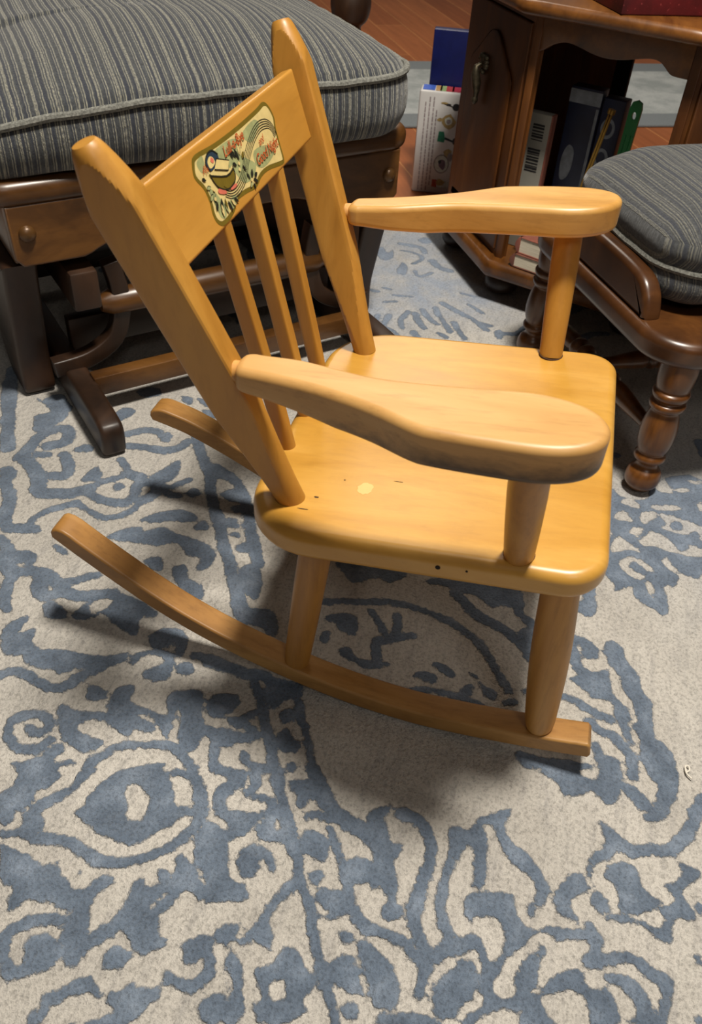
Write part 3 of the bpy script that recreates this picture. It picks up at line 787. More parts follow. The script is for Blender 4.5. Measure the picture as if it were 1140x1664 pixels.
# left and right faces: doors with raised panels
for i in (7, 1):
    wl = wlen(i)
    bm = bmesh.new()
    for u0, u1, z0, z1 in ((0, wl, .083, .095), (0, wl, .479, .496), (0, .012, .095, .479), (wl-.012, wl, .095, .479)):
        add_prism(bm, [(u0, z0), (u1, z0), (u1, z1), (u0, z1)], lambda x, z, d: wall_pt(i, x, z, d), -.02, 0)
    finish(bm, 'door_surround', M['oak'], tb, smooth=False)
    bm = bmesh.new()
    add_prism(bm, [(.013, .097), (wl-.013, .097), (wl-.013, .477), (.013, .477)], lambda x, z, d: wall_pt(i, x, z, d), -.018, .004, bev=.003)
    dr_ = finish(bm, 'cabinet_door', M['oak'], tb)
    bm = bmesh.new()
    q0, q1 = .045, wl-.045; mid = (q0+q1)/2
    pan = cr([(q0, .14), (q0+.004, .135), (mid, .134), (q1-.004, .135), (q1, .14), (q1, .24), (q1, .36), (q1-.006, .385), (q1-.03, .405), (mid+.02, .437), (mid, .443), (mid-.02, .437), (q0+.03, .405), (q0+.006, .385), (q0, .36), (q0, .24)], 4, True)
    add_prism(bm, [tuple(p) for p in pan], lambda x, z, d: wall_pt(i, x, z, d), .0045, .0095, bev=.004)
    finish(bm, 'raised_panel', M['oak'], dr_)
    if i == 7:
        bm = bmesh.new(); hz = .368; hu = wl*.42
        def hp(x, z, d): return wall_pt(7, hu+x, hz+z, .010+d)
        for (x, z, r) in ((0, .018, .010), (-.008, .026, .007), (.008, .026, .007), (.011, .014, .006), (-.010, .012, .006), (0, .004, .006), (.013, .021, .0045), (-.013, .022, .0045)):
            add_lathe(bm, hp(x, z, 0), hp(x, z, .008), [(0, r), (.4, r), (.8, r*.75), (1, r*.3)], 14)
        add_tube(bm, [hp(*q) for q in ((0, .016, .006), (0, .012, .015), (.001, 0, .016), (.002, -.016, .012), (.001, -.030, .010), (0, -.040, .010))], lambda t: .0035+.004*math.sin(t*PI)**2+.0015*math.sin(t*18)**2, 10)
        add_lathe(bm, hp(0, -.036, .010), hp(-.001, -.052, .010), [(0, .003), (.4, .0065), (.7, .006), (1, .002)], 12)
        finish(bm, 'door_handle', M['bronze'], dr_)
# back walls, the right hand back left open
for i, c0, c1 in ((6, 0, None), (5, 0, None), (4, .232, None), (2, 0, None)):
    wl = wlen(i); c1 = wl if c1 is None else c1
    bm = bmesh.new(); add_prism(bm, [(c0, .083), (c1, .083), (c1, .496), (c0, .496)], lambda x, z, d: wall_pt(i, x, z, d), -.012, 0); finish(bm, 'back_panel', M['unlit_back'] if i == 4 else M['oak'], tb, smooth=False)
for (s, d) in ((.012, -.07), (WF-.012, -.07), (dl[0]*LL+.06, dl[1]*LL-.02), (WF-dl[0]*LL-.06, dl[1]*LL-.02), (.02, dl[1]*LL-.29), (WF-.02, dl[1]*LL-.29)):
    bm = bmesh.new(); back = (T(s, d).dot(PX) < -1.15)
    zb = -.012 if back else 0.0
    add_lathe(bm, T(s, d, zb), T(s, d, .053), smooth_prof([(0, .014), (.08, .026), (.3, .033), (.55, .032), (.8, .024), (1, .020)], 4), 24); finish(bm, 'bun_foot', M['oak_dark'], tb)

# red box on the table
bm = bmesh.new()
m, nt, b = new_mat('red_speckled_card'); v = coords(nt)
n1 = noise_n(nt, v, 26, 3); n2 = noise_n(nt, v, 150, 2, .5)
c = ramp(nt, n1, [(.35, srgb(72, 8, 14)), (.65, srgb(104, 16, 24))]); c = mix(nt, ramp(nt, n2, [(.66, (0,)*3), (.74, (1,)*3)]), c, srgb(150, 60, 62))
nt.links.new(c, b.inputs['Base Color']); b.inputs['Roughness'].default_value = .6
bm = bmesh.new()
ca, sa = math.cos(math.radians(16)), math.sin(math.radians(16))
# near bottom corner sits at (s,d) just inside the table's front edge
e1 = T1*.72-TN*.69; e1.normalize(); e2 = Vector((-e1.y, e1.x, 0))
if e2.dot(TN) > 0: e2 = -e2
cor = T(.150, .008, .5165)
add_box(bm, cor+e1*.105+e2*.085+Vector((0, 0, .055)), e1, e2, (0, 0, 1), .105, .085, .055, .002)
tag(finish(bm, 'red_box', m, None), 'dark red speckled box on top of the hexagonal side table', 'box')

# ------------------------------------------------------------------ books and boxes
PAGE = None
m, nt, b = new_mat('book_pages'); v = coords(nt, (1, 1, 1)); n1 = noise_n(nt, coords(nt, (6, 6, 400)), 3, 3)
nt.links.new(ramp(nt, n1, [(.3, srgb(196, 186, 164)), (.7, srgb(228, 220, 200))]), b.inputs['Base Color']); b.inputs['Roughness'].default_value = .8; PAGE = m
def book(name, label, o, ex, ey, L_, W_, H_, cover, cat='book', group=None, spine=None, lean=None):
    """book lying flat: o = corner, ex along the visible fore edge, ey towards the back (spine side), H thickness"""
    ez = Vector((0, 0, 1)) if lean is None else lean
    root = thing(name, label, cat, o, group)
    t = .0016
    bm = bmesh.new()
    c = Vector(o)+ex*L_/2+ey*W_/2
    add_box(bm, c+ez*(t/2), ex, ey, ez, L_/2, W_/2, t/2, .0006); add_box(bm, c+ez*(H_-t/2), ex, ey, ez, L_/2, W_/2, t/2, .0006)
    finish(bm, 'cover', cover, root)
    bm = bmesh.new()      # rounded spine on the left hand end
    prof = [(0, 0)]+[(-.007*math.sin(PI*i/10), H_*i/10) for i in range(1, 10)]+[(0, H_), (.003, H_), (.003, 0)]
    add_prism(bm, prof, lambda x, z, d: Vector(o)+ex*x+ez*z+ey*d, 0, W_, bev=.0005)
    finish(bm, 'spine', spine or cover, root)
    bm = bmesh.new(); add_box(bm, c+ez*(H_/2)+ex*.001, ex, ey, ez, L_/2-.0015, W_/2-.0018, H_/2-t, .0004); finish(bm, 'pages', PAGE, root, smooth=False)
    return root
cv = {k: plain('cover_'+k, c_, .45, 0, .15, 60) for k, c_ in dict(brown=srgb(112, 70, 58), red=srgb(140, 84, 70), white=srgb(190, 192, 186), teal=srgb(120, 138, 128), blue=srgb(52, 66, 110)).items()}
def rot_ex(deg): a = math.radians(deg); return T1*math.cos(a)+TN*math.sin(a), -TN*math.cos(a)+T1*math.sin(a)
ex, ey = rot_ex(3); book('hardback_book', 'cream paged brown hardback book lying on the side table shelf, lowest of the pile', T(.050, -.008, .0855), ex, ey, .20, .14, .025, cv['brown'], group='books lying in the side table')
ex, ey = rot_ex(6); book('hardback_book', 'thick hardback book with reddish cover, in the middle of the shelf pile', T(.053, -.014, .1110), ex, ey, .19, .135, .030, cv['red'], group='books lying in the side table')
ex, ey = rot_ex(16); book('paperback_book', 'thin pale green paperback book near the top of the shelf pile', T(.038, -.060, .1415), ex, ey, .20, .14, .014, cv['teal'], group='books lying in the side table')
ex, ey = rot_ex(13); book('paperback_book', 'thin white book with a blue stripe, topmost of the shelf pile', T(.046, -.060, .156), ex, ey, .20, .13, .009, cv['white'], group='books lying in the side table', spine=cv['blue'])

def upright(name, label, o, ex, ey, ez, L_, D_, H_, mat, cat, extra=None, bev=.0015):
    root = thing(name, label, cat, o)
    bm = bmesh.new(); add_box(bm, Vector(o)+ex*L_/2+ey*D_/2+ez*H_/2, ex, ey, ez, L_/2, D_/2, H_/2, bev); finish(bm, 'cover', mat, root)
    return root
Z = Vector((0, 0, 1))
grey_c = plain('grey_white_card', srgb(150, 148, 138), .5, 0, .06, 30); dark_ink = plain('dark_print', srgb(40, 40, 42), .5)
navy_c = plain('navy_cover', srgb(24, 32, 56), .4, 0, .35, 24); pale_c = plain('pale_print', srgb(110, 116, 124), .5, 0, .3, 70)
# white backed book with bar code (its back faces the opening)
def face_pt(o, ex, ez, ey, x, z, d): return Vector(o)+ex*x+ez*z-ey*d
E1, E2 = T1, -TN
o = T(-.010, -.095, .0855)
r = upright('barcode_book', 'pale grey book with a bar code standing inside the side table', o, E1, E2, Z, .050, .02, .245, grey_c, 'book')
bm = bmesh.new()
rb = random.Random(3)
for z0, z1, x0, x1 in ((.200, .226, .018, .040), (.145, .187, .016, .040)):
    z = z0
    while z < z1:
        h = rb.choice((.0016, .0024, .0034)); add_prism(bm, [(x0, z), (x1, z), (x1, z+h), (x0, z+h)], lambda x, zz, d: face_pt(o, E1, Z, E2, x, zz, d), .0002, .0006); z += h+rb.choice((.0014, .002, .0028))
finish(bm, 'bar_code', dark_ink, r, smooth=False)
bm = bmesh.new(); add_box(bm, Vector(o)+E1*.0505+E2*.010+Z*.125, E1, E2, Z, .002, .0095, .12, .0004); finish(bm, 'spine', cv['red'], r)
# navy books
for (s, d, w, h, nm, lab) in ((.052, -.13, .058, .292, 'navy_book', 'dark navy book with pale emblem behind the bar code book'), (.113, -.132, .040, .283, 'navy_book', 'dark navy book with pale oval marks beside the gold rods')):
    o = T(s, d, .0855); r = upright(nm, lab, o, E1, E2, Z, w, .03, h, navy_c, 'book')
    bm = bmesh.new()
    if s < .1:
        add_prism(bm, [tuple(p) for p in cr([(.012, .135), (.024, .138), (.030, .160), (.028, .188), (.016, .195), (.008, .170)], 4, True)], lambda x, z, dd: face_pt(o, E1, Z, E2, x, z, dd), .0002, .0007)
        add_prism(bm, [(0, h-.026), (w, h-.026), (w, h-.004), (0, h-.004)], lambda x, z, dd: face_pt(o, E1, Z, E2, x, z, dd), .0002, .0007)
        add_prism(bm, [(w-.006, .0), (w-.001, 0), (w-.001, h-.03), (w-.006, h-.03)], lambda x, z, dd: face_pt(o, E1, Z, E2, x, z, dd), .0002, .0007)
    else:
        for zc in (.235, .185, .14):
            ring = [(w*.45+.013*math.cos(2*PI*i/20), zc+.017*math.sin(2*PI*i/20)) for i in range(20)]; rin = [(w*.45+.008*math.cos(2*PI*i/20), zc+.011*math.sin(2*PI*i/20)) for i in range(20)]
            for i in range(20):
                j = (i+1) % 20; add_prism(bm, [ring[i], ring[j], rin[j], rin[i]], lambda x, z, dd: face_pt(o, E1, Z, E2, x, z, dd), .0002, .0006)
    finish(bm, 'cover_print', pale_c, r, smooth=False)
# gold rods, green handle
gold = plain('dull_gold', srgb(150, 118, 56), .35, .6, .2, 90)
for k, (a_, c_) in enumerate((((.108, -.055, .0855), (.150, -.060, .372)), ((.113, -.052, .0855), (.155, -.057, .372)))):
    bm = bmesh.new(); A_, B_ = T(*a_), T(*c_); add_lathe(bm, A_, B_, [(0, .0012), (.02, .0022), (.97, .0022), (.975, .0045), (1, .0045)], 10)
    tag(finish(bm, 'knitting_needle', gold, None), 'thin gold rod leaning inside the side table in front of the navy books', 'knitting needle', 'gold rods in the side table')
green = plain('green_plastic', srgb(6, 112, 52), .4, 0, .12, 40)
bm = bmesh.new()
gp = [(-.0085, 0), (.0085, 0), (.0100, .25), (.0105, .283), (.008, .293), (0, .297), (-.008, .293), (-.0105, .283), (-.0100, .25)]
ho = [(.0035*math.cos(2*PI*i/14), .272+.0065*math.sin(2*PI*i/14)) for i in range(14)]
def gpt(x, z, d): return T(.168+x+.028*z, -.115+d, .0855+z*.99)
b2 = bmesh.new()
out_ = densify(gp, .006)
for dd in (-.003, .003):
    a_ = [b2.verts.new(gpt(x, z, dd)) for x, z in out_]; c_ = [b2.verts.new(gpt(x, z, dd)) for x, z in ho]
    es = [b2.edges.new((a_[i], a_[(i+1) % len(a_)])) for i in range(len(a_))]+[b2.edges.new((c_[i], c_[(i+1) % len(c_)])) for i in range(len(c_))]
    bmesh.ops.triangle_fill(b2, edges=es, use_beauty=True)
    if dd < 0: A_, C_ = a_, c_
    else:
        for L1, L2 in ((A_, a_), (C_, c_)):
            for i in range(len(L1)): b2.faces.new((L1[i], L1[(i+1) % len(L1)], L2[(i+1) % len(L2)], L2[i]))
merge(bm, b2)
for xx in (-.004, .004): add_tube(bm, [gpt(xx, z, .0032) for z in np.linspace(.02, .24, 8)], .0012, 6)
tag(finish(bm, 'green_handle', green, None, angle=30), 'green plastic handle with a hole standing inside the side table', 'handle')

# white craft book and navy binder standing on the floor, left of the table
FX = Vector((-.11, .994, 0)).normalized(); FY = Vector((-.994, -.11, 0)).normalized()
white_c = plain('white_card', srgb(206, 204, 202), .45, 0, .03, 20)
WB = Vector((-1.402, -.100, -.012)); FZ = Vector((.05, .0, 1)).normalized()
wr = upright('white_craft_book', 'thick white book printed with jewellery pictures, standing on the floor left of the side table', WB, FX, FY, FZ, .20, .058, .238, white_c, 'book', bev=.006)
def wpt(x, z, d=.0): return WB+FX*x+FZ*z-FY*d
def blob(bm, cx, cz, rx, rz, d, mat=0, n=18, seed=0, wob=.0):
    rr = random.Random(seed); add_prism(bm, [(cx+rx*(1+wob*rr.uniform(-1, 1))*math.cos(2*PI*i/n), cz+rz*(1+wob*rr.uniform(-1, 1))*math.sin(2*PI*i/n)) for i in range(n)], lambda x, z, dd: wpt(x, z, dd), d, d+.0003, mat=mat)
pm = [plain('print_'+k, c_, .5, 0, .25, 200) for k, c_ in (('black', srgb(34, 32, 34)), ('gold', srgb(168, 144, 92)), ('green', srgb(20, 112, 80)), ('grey', srgb(140, 130, 130)), ('mauve', srgb(112, 88, 104)), ('red', srgb(170, 70, 40)), ('pale', srgb(196, 200, 190)))]
bm = bmesh.new()
blob(bm, .088, .208, .0085, .008, .0004, 0); blob(bm, .070, .212, .006, .0025, .0004, 0); blob(bm, .060, .215, .008, .0022, .0004, 1); add_prism(bm, [(.06, .212), (.085, .206), (.085, .208), (.06, .214)], lambda x, z, d: wpt(x, z, d), .0004, .0006, mat=0)
blob(bm, .074, .175, .016, .016, .0004, 1, 9, 2, .18); blob(bm, .074, .176, .009, .009, .0008, 6, 12, 3, .1); blob(bm, .074, .175, .005, .005, .0012, 3)
blob(bm, .053, .177, .006, .004, .0004, 1, 8, 5, .2)
add_prism(bm, [(.052, .128), (.068, .126), (.070, .134), (.066, .151), (.054, .151)], lambda x, z, d: wpt(x, z, d), .0004, .0008, mat=2)
add_prism(bm, [(.068, .134), (.092, .127), (.093, .131), (.070, .139)], lambda x, z, d: wpt(x, z, d), .0004, .0007, mat=0); blob(bm, .094, .131, .006, .008, .0005, 0)
blob(bm, .068, .075, .019, .023, .0004, 3); blob(bm, .068, .075, .0165, .020, .0008, 6); blob(bm, .070, .075, .010, .013, .0012, 4, 11, 8, .3); blob(bm, .064, .080, .004, .005, .0016, 0, 8, 9, .3)
blob(bm, .080, .100, .010, .012, .0004, 1, 9, 11, .3); blob(bm, .088, .094, .007, .010, .0005, 3, 9, 12, .3)
add_prism(bm, [(.050, .018), (.062, .017), (.062, .036), (.050, .036)], lambda x, z, d: wpt(x, z, d), .0004, .0008, mat=5); blob(bm, .078, .026, .016, .010, .0004, 6, 12, 14, .2); blob(bm, .070, .030, .010, .008, .0008, 1, 12, 15, .2)
finish(bm, 'printed_pictures', pm, wr, smooth=False)
bm = bmesh.new(); rb = random.Random(11)     # illegible upright lines of small grey print
for x, z0, z1 in ((.0150, .018, .214), (.0245, .010, .226), (.0340, .010, .226), (.0420, .030, .198)):
    z = z1
    while z > z0:
        l_ = rb.uniform(.005, .013); add_prism(bm, [(x, z-l_), (x+.0028, z-l_), (x+.0028, z), (x, z)], lambda xx, zz, d: wpt(xx, zz, d), .0004, .0006); z -= l_+rb.uniform(.0015, .003)
finish(bm, 'printed_text', plain('grey_print', srgb(150, 138, 140), .6), wr, smooth=False)
bm = bmesh.new(); rb = random.Random(4)
cols = [srgb(60, 96, 190), srgb(150, 172, 120), srgb(176, 66, 70), srgb(170, 50, 70), srgb(190, 150, 100)]
tm = [plain('bead_colour', c_, .5, 0, .3, 200) for c_ in cols]
def tpt(x, y, d): return WB+FX*x+FY*y+FZ*(.238+d)
for x0, x1, k in ((.006, .034, 0), (.036, .050, 4), (.046, .060, 1), (.060, .078, 2), (.074, .12, 3)):
    add_prism(bm, [(x0, .008), (x1, .008), (x1, .05), (x0, .05)], tpt, .0003, .001, mat=k)
finish(bm, 'printed_top', tm, wr, smooth=False)
nv = plain('navy_binder_card', srgb(14, 22, 78), .4, 0, .2, 30)
NB = Vector((-1.475, -.092, -.012))
nr = upright('navy_binder', 'tall dark blue binder standing behind the white craft book', NB, FX, FY, FZ, .17, .03, .352, nv, 'binder', bev=.003)

# table with turned legs far behind the glider
tt = thing('turned_leg_table', 'dark wooden table behind the striped glider cushion, only its turned legs showing', 'table', (-1.75, -.50, -.012))
TL = [(0, .016), (.05, .024), (.12, .020), (.25, .026), (.42, .034), (.50, .030), (.53, .026), (.555, .040), (.60, .047), (.645, .043), (.68, .034), (.72, .036), (.78, .044), (.84, .043), (1, .040)]
for x, y in ((-1.46, -.292), (-1.78, -.575), (-1.18, -.61), (-1.50, -.90)):
    bm = bmesh.new(); add_lathe(bm, (x, y, -.012), (x, y, .62), smooth_prof(TL, 4), 28); finish(bm, 'leg', M['oak_dark'], tt, angle=60)
bm = bmesh.new(); add_box(bm, (-1.48, -.594, .635), (.75, .66, 0), (-.66, .75, 0), (0, 0, 1), .28, .30, .015, .006); finish(bm, 'table_top', M['oak'], tt)
RUG = [
('P',0,[210,-283,204,-276,212,-242,222,-243,227,-255,229,-265,240,-267,246,-281,257,-284,263,-296,226,-298,223,-288]),
('P',0,[251,-277,253,-263,268,-255,275,-260,281,-264,283,-270,275,-284,276,-295,264,-296,266,-284,263,-277]),
('S',99,[249,-265,241,-247,235,-231,225,-219,219,-212]),
('S',107,[281,-266,283,-251,290,-235,302,-222,313,-210,319,-199,323,-182,321,-164,317,-144,309,-129,301,-118,289,-111]),
('S',133,[289,-111,275,-109,258,-109,245,-116]),
('P',0,[263,-231,257,-219,247,-216,238,-206,228,-192,225,-183,234,-141,250,-136,262,-137,274,-134,279,-124,283,-110,293,-109,289,-125,293,-134,298,-142,299,-154,304,-163,306,-179,298,-194,287,-208,276,-217,268,-223]),
('N',0,[247,-183,242,-171,251,-161,262,-158,275,-161,283,-167,281,-177,271,-181,259,-180]),
('N',0,[250,-137,245,-127,252,-118,261,-120,260,-131]),
('N',0,[263,-137,263,-127,266,-117,277,-122,276,-131]),
('P',0,[244,-98,252,-61,265,-63,270,-78,274,-89,285,-88,293,-82,297,-68,319,-71,321,-88,315,-93,306,-86,288,-94,275,-97,265,-91,258,-79,251,-91]),
('P',0,[312,-118,301,-109,305,-97,318,-91,334,-89,352,-92,363,-86,368,-79,381,-81,378,-98,378,-115,369,-124,358,-128,347,-123,328,-122,320,-119]),
('P',0,[329,-139,325,-133,336,-126,347,-123,359,-125,359,-134,367,-141,374,-151,381,-157,396,-159,398,-153,404,-155,406,-168,407,-175,397,-182,385,-187,380,-201,371,-197,364,-188,352,-182,342,-179,340,-169,349,-166,348,-154,351,-149,350,-145,339,-140]),
('n',40,[329,-125,344,-120,359,-115]),
('n',34,[368,-163,359,-150]),
('S',79,[338,-152,347,-150]),
('S',135,[380,-199,383,-212,388,-221,396,-232]),
('P',0,[279,-295,285,-285,297,-269,308,-260,308,-248,307,-243,323,-239,328,-231,321,-224,328,-224,330,-231,335,-231,338,-218,333,-211,331,-201,337,-192,343,-204,347,-211,360,-215,372,-216,379,-219,403,-228,398,-239,388,-237,378,-242,364,-237,356,-232,351,-244,346,-243,341,-257,338,-268,343,-277,346,-286,333,-287,323,-282,316,-293]),
('S',100,[363,-239,359,-251,357,-266,360,-278,366,-290]),
('P',0,[363,-290,369,-280,379,-282,391,-277,392,-271,380,-270,373,-268,372,-258,374,-248,383,-241,395,-242,401,-254,403,-268,403,-275,397,-289]),
('P',0,[407,-208,397,-203,396,-194,404,-184,411,-188,414,-194,412,-206]),
('P',0,[432,-266,429,-257,420,-254,419,-242,415,-230,413,-218,418,-213,433,-207,433,-213,426,-220,427,-232,428,-242,432,-250,442,-257,440,-265]),
('P',0,[430,-203,431,-192,428,-184,433,-179,436,-168,435,-161,443,-161,446,-169,453,-178,457,-187,458,-194,449,-234,446,-230,449,-214,446,-198,440,-203]),
('P',0,[405,-141,402,-129,403,-114,411,-113,422,-115,434,-114,442,-123,447,-136,440,-149,432,-158,424,-157,427,-150,434,-142,435,-133,428,-125,423,-126,424,-139,419,-143,414,-140]),
('P',0,[402,-114,398,-102,400,-89,408,-93,416,-101,411,-112]),
('P',0,[457,-132,450,-124,451,-113,458,-107,456,-101,441,-105,430,-107,421,-102,427,-97,438,-95,454,-95,466,-94,473,-97,474,-109,473,-120,470,-130,463,-133]),
('P',0,[248,-79,252,-61,266,-65,272,-74,275,-83]),
('S',109,[259,-30,273,-30,290,-31,307,-30,325,-29,343,-29,360,-29,376,-31,389,-28,405,-26,420,-28,434,-28,449,-28,463,-28,477,-26,498,-26]),
('S',87,[277,-64,285,-52,293,-40,308,-45,320,-54,328,-46,327,-32]),
('S',82,[276,-61,269,-52,253,-53]),
('P',0,[275,-22,273,-10,278,4,287,11,297,11,295,-2,302,-8,306,-17,297,-20,289,-14,283,-21]),
('S',168,[266,5,285,9,304,12,323,20,337,34,353,45,369,49,384,51,398,49]),
('P',0,[415,35,413,43,417,52,423,55,428,46,428,38,423,34]),
('P',0,[332,44,324,48,319,61,320,71,326,69,332,61,343,63,357,61,362,70,367,70,380,60,396,56,414,49,411,44,393,44,374,43,355,46]),
('S',98,[314,-10,316,0,322,10]),
('S',80,[331,8,347,10,365,10,381,11,398,12,414,14,427,19]),
('P',0,[367,14,365,27,371,40,383,43,396,40,398,35,390,29,388,17,380,6]),
('P',0,[334,-21,328,-11,334,-2,344,5,356,2,363,-8,356,-17,346,-23]),
('P',0,[372,-23,369,-16,370,-8,379,-10,381,-18]),
('P',0,[387,-18,388,-6,395,7,402,13,411,9,415,-6,414,-18,410,-21,410,-9,403,-15,394,-21]),
('P',0,[430,-9,426,-1,431,6,438,3,440,-3]),
('P',0,[294,-85,297,-73,299,-52,310,-58,318,-70,322,-83,323,-89]),
('P',0,[345,-87,335,-81,330,-70,335,-58,347,-50,359,-51,359,-56,349,-61,356,-64,362,-73,361,-81,353,-85]),
('P',0,[358,-94,361,-87,373,-81,380,-83,377,-97]),
('S',96,[377,-38,385,-51,395,-63,406,-70]),
('P',0,[416,-93,409,-84,402,-72,408,-63,420,-65,426,-69,417,-78,419,-90]),
('P',0,[398,-100,401,-90,410,-96,414,-102]),
('P',0,[440,-82,440,-67,431,-58,429,-50,437,-42,447,-42,458,-35,465,-35,472,-46,481,-46,487,-58,483,-82,473,-91,465,-89,464,-82,451,-84]),
('N',0,[460,-74,453,-68,453,-61,460,-61,468,-65,466,-72]),
('P',0,[421,-103,424,-98,437,-92,451,-94,460,-98,466,-94,472,-98,475,-110]),
('N',0,[436,-105,442,-102,450,-103,454,-108]),
('P',0,[454,-29,448,-16,445,-6,451,3,457,-1,462,7,466,1,477,2,477,-6,468,-19,466,-28]),
('P',0,[487,-19,483,-11,488,-5,496,-7,498,-13,494,-18]),
('P',0,[439,8,442,19,453,27,463,32,479,33,490,30,496,22,494,12,485,7,475,9,462,7,453,6]),
('S',100,[419,11,428,18,437,32,446,45,457,51,467,56,479,54,491,47]),
('P',0,[497,11,498,22,503,43,510,52,518,56,506,7]),
('S',122,[331,80,338,91,349,98,365,99,383,92,401,79,419,67,435,61,450,62,461,64]),
('S',96,[376,120,393,108,409,98,427,88,442,86,454,88,461,80,467,66,476,57]),
('P',0,[355,123,360,135,368,143,381,138,377,131,385,121,393,110,388,106,377,115]),
('S',92,[467,66,464,83,460,100,459,109]),
('P',0,[501,55,489,62,480,77,476,90,477,102,504,92,508,79,514,71,513,58,505,53]),
('P',0,[428,111,421,123,443,115,438,109]),
('P',0,[522,75,514,82,514,88,524,84]),
('P',0,[317,235,327,272,336,277,337,292,331,300,335,318,349,313,360,305,368,293,362,284,352,275,354,261,349,249,337,248,325,239]),
('S',115,[354,313,363,322,379,326,391,326]),
('P',0,[341,347,348,379,373,364,384,350,398,332,393,317,384,328,370,341,357,348]),
('P',0,[337,327,339,336,349,328,344,324]),
('S',121,[383,387,396,370,409,357,419,339,426,323,420,305,418,288,408,281]),
('P',0,[383,271,386,274,395,281,407,284,418,285,425,286,421,281,410,278,416,268,420,256,424,245,439,236,454,241,462,240,465,233,458,224,449,226,440,233,430,233,417,240,410,250,410,261,396,269]),
('P',0,[433,247,427,259,427,276,437,282,449,280,458,284,468,291,472,282,474,266,469,253,464,247,455,254,445,255]),
('P',0,[455,297,454,311,448,323,438,327,446,339,453,342,460,328,463,315,475,314,487,316,489,306,483,296,498,285,501,279,499,269,489,266,480,256,471,232,467,234,469,246,476,258,484,269,488,277,482,285,473,286,471,303,463,304]),
('P',0,[480,318,475,329,490,319]),
('P',0,[517,294,515,304,529,295,523,292]),
('P',0,[440,195,430,207,425,222,430,233,443,227,446,214,448,207,458,206,464,208,465,201,459,193,449,192]),
('P',0,[357,128,361,137,357,146,351,157,351,173,351,189,356,187,362,178,373,174,387,177,396,186,407,190,421,193,435,193,444,185,447,175,455,167,447,164,439,172,434,179,422,182,413,177,402,168,389,165,375,164,362,164,362,156,377,154,395,147,411,139,419,131,416,122,404,129,388,134,377,134,384,123,393,115]),
('P',0,[425,112,421,122,425,141,430,157,440,154,453,156,463,160,463,176,468,191,474,209,465,218,469,220,479,220,487,222,496,215,495,207,484,211,479,196,477,183,471,175,469,163,476,150,479,134,488,124,496,115,505,110,510,125,497,131,487,143,481,158,475,164,483,166,492,156,506,149,512,140,510,151,504,162,502,179,506,191,518,191,522,204,530,208,542,208,552,203,547,181,533,184,522,180,517,168,516,154,518,148,530,148,540,151,533,123,523,128,517,109,519,95,522,76,514,83,512,97,501,99,487,105,475,108,467,105,469,96,467,89,455,93,455,105,458,114,471,115,481,117,477,125,468,134,458,137,448,135,444,126,441,114,436,109]),
('P',0,[474,86,476,97,484,101,499,96,505,86,507,74]),
('S',108,[500,199,502,216,504,234,512,244,522,249,530,258,542,252,552,243,560,236]),
('P',0,[525,258,529,266,534,261,532,254]),
('P',0,[513,209,515,222,524,232,535,238,547,237,555,241,561,241,554,209,546,219,535,223,526,218,518,210]),
('P',0,[567,264,560,269,563,274,568,270]),
('S',85,[487,214,497,208,501,199]),
('P',0,[-93,-315,-87,-281,-68,-266,-57,-248,-58,-230,-64,-206,-52,-201,-46,-220,-42,-235,-30,-222,-23,-205,-27,-187,-18,-182,-6,-172,6,-153,13,-143,30,-152,49,-158,43,-170,27,-184,11,-193,15,-208,11,-230,-2,-225,-14,-212,-20,-227,-28,-247,-25,-257,-33,-275,-67,-278,-70,-294,-56,-298,-24,-299,-17,-299,-23,-309,-51,-310,-69,-306,-86,-314]),
('N',0,[-54,-268,-47,-253,-39,-250,-41,-259]),
('N',0,[-6,-208,-15,-200,-15,-182,1,-190,7,-208]),
('P',0,[-17,-262,-22,-252,-2,-235,9,-237,7,-250,-2,-259]),
('P',0,[12,-307,3,-300,-5,-281,1,-279,13,-285,22,-287,16,-271,36,-271,48,-266,55,-242,66,-216,75,-190,76,-169,88,-174,93,-191,99,-210,88,-216,86,-228,90,-242,80,-253,76,-267,65,-281,55,-284,52,-300,38,-307]),
('S',130,[78,-306,76,-290,85,-276,99,-264,108,-251,108,-237,100,-224,97,-218]),
('P',0,[55,-143,47,-125,53,-108,71,-100,89,-107,91,-115,68,-115,77,-125,72,-142]),
('S',104,[90,-165,81,-155,82,-138,89,-124,104,-125]),
('P',0,[105,-152,100,-137,105,-121,117,-124,123,-136,117,-150]),
('P',0,[105,-118,102,-104,110,-97,121,-103,118,-115]),
('S',136,[95,-95,105,-77,121,-60,131,-42]),
('P',0,[127,-215,113,-210,124,-194,133,-195,135,-210]),
('P',0,[143,-195,125,-185,121,-167,129,-164,142,-170,153,-159,162,-144,170,-131,156,-132,140,-124,140,-112,144,-91,164,-94,178,-98,193,-90,205,-72,212,-63,219,-67,221,-78,215,-86,231,-86,240,-90,243,-77,254,-63,268,-67,274,-81,282,-87,295,-84,292,-96,278,-98,264,-93,258,-79,247,-95,238,-98,222,-92,206,-94,207,-101,219,-107,216,-120,199,-125,181,-119,162,-117,169,-124,184,-130,195,-136,181,-143,163,-153,164,-162,175,-150,186,-146,187,-155,179,-165,186,-172,181,-183,165,-196,159,-209,164,-224,177,-216,186,-199,193,-201,196,-218,186,-231,174,-241,154,-245,135,-244,131,-237,143,-228,146,-211,151,-195]),
('S',115,[174,-252,182,-265,178,-282,163,-293,146,-293,138,-283,139,-266,147,-255,160,-254,163,-265,156,-272]),
('P',0,[162,-90,153,-78,157,-58,167,-54,178,-68,184,-82,176,-90]),
('P',0,[192,-69,184,-52,185,-49,201,-52,200,-64]),
('P',0,[238,-67,232,-56,247,-59]),
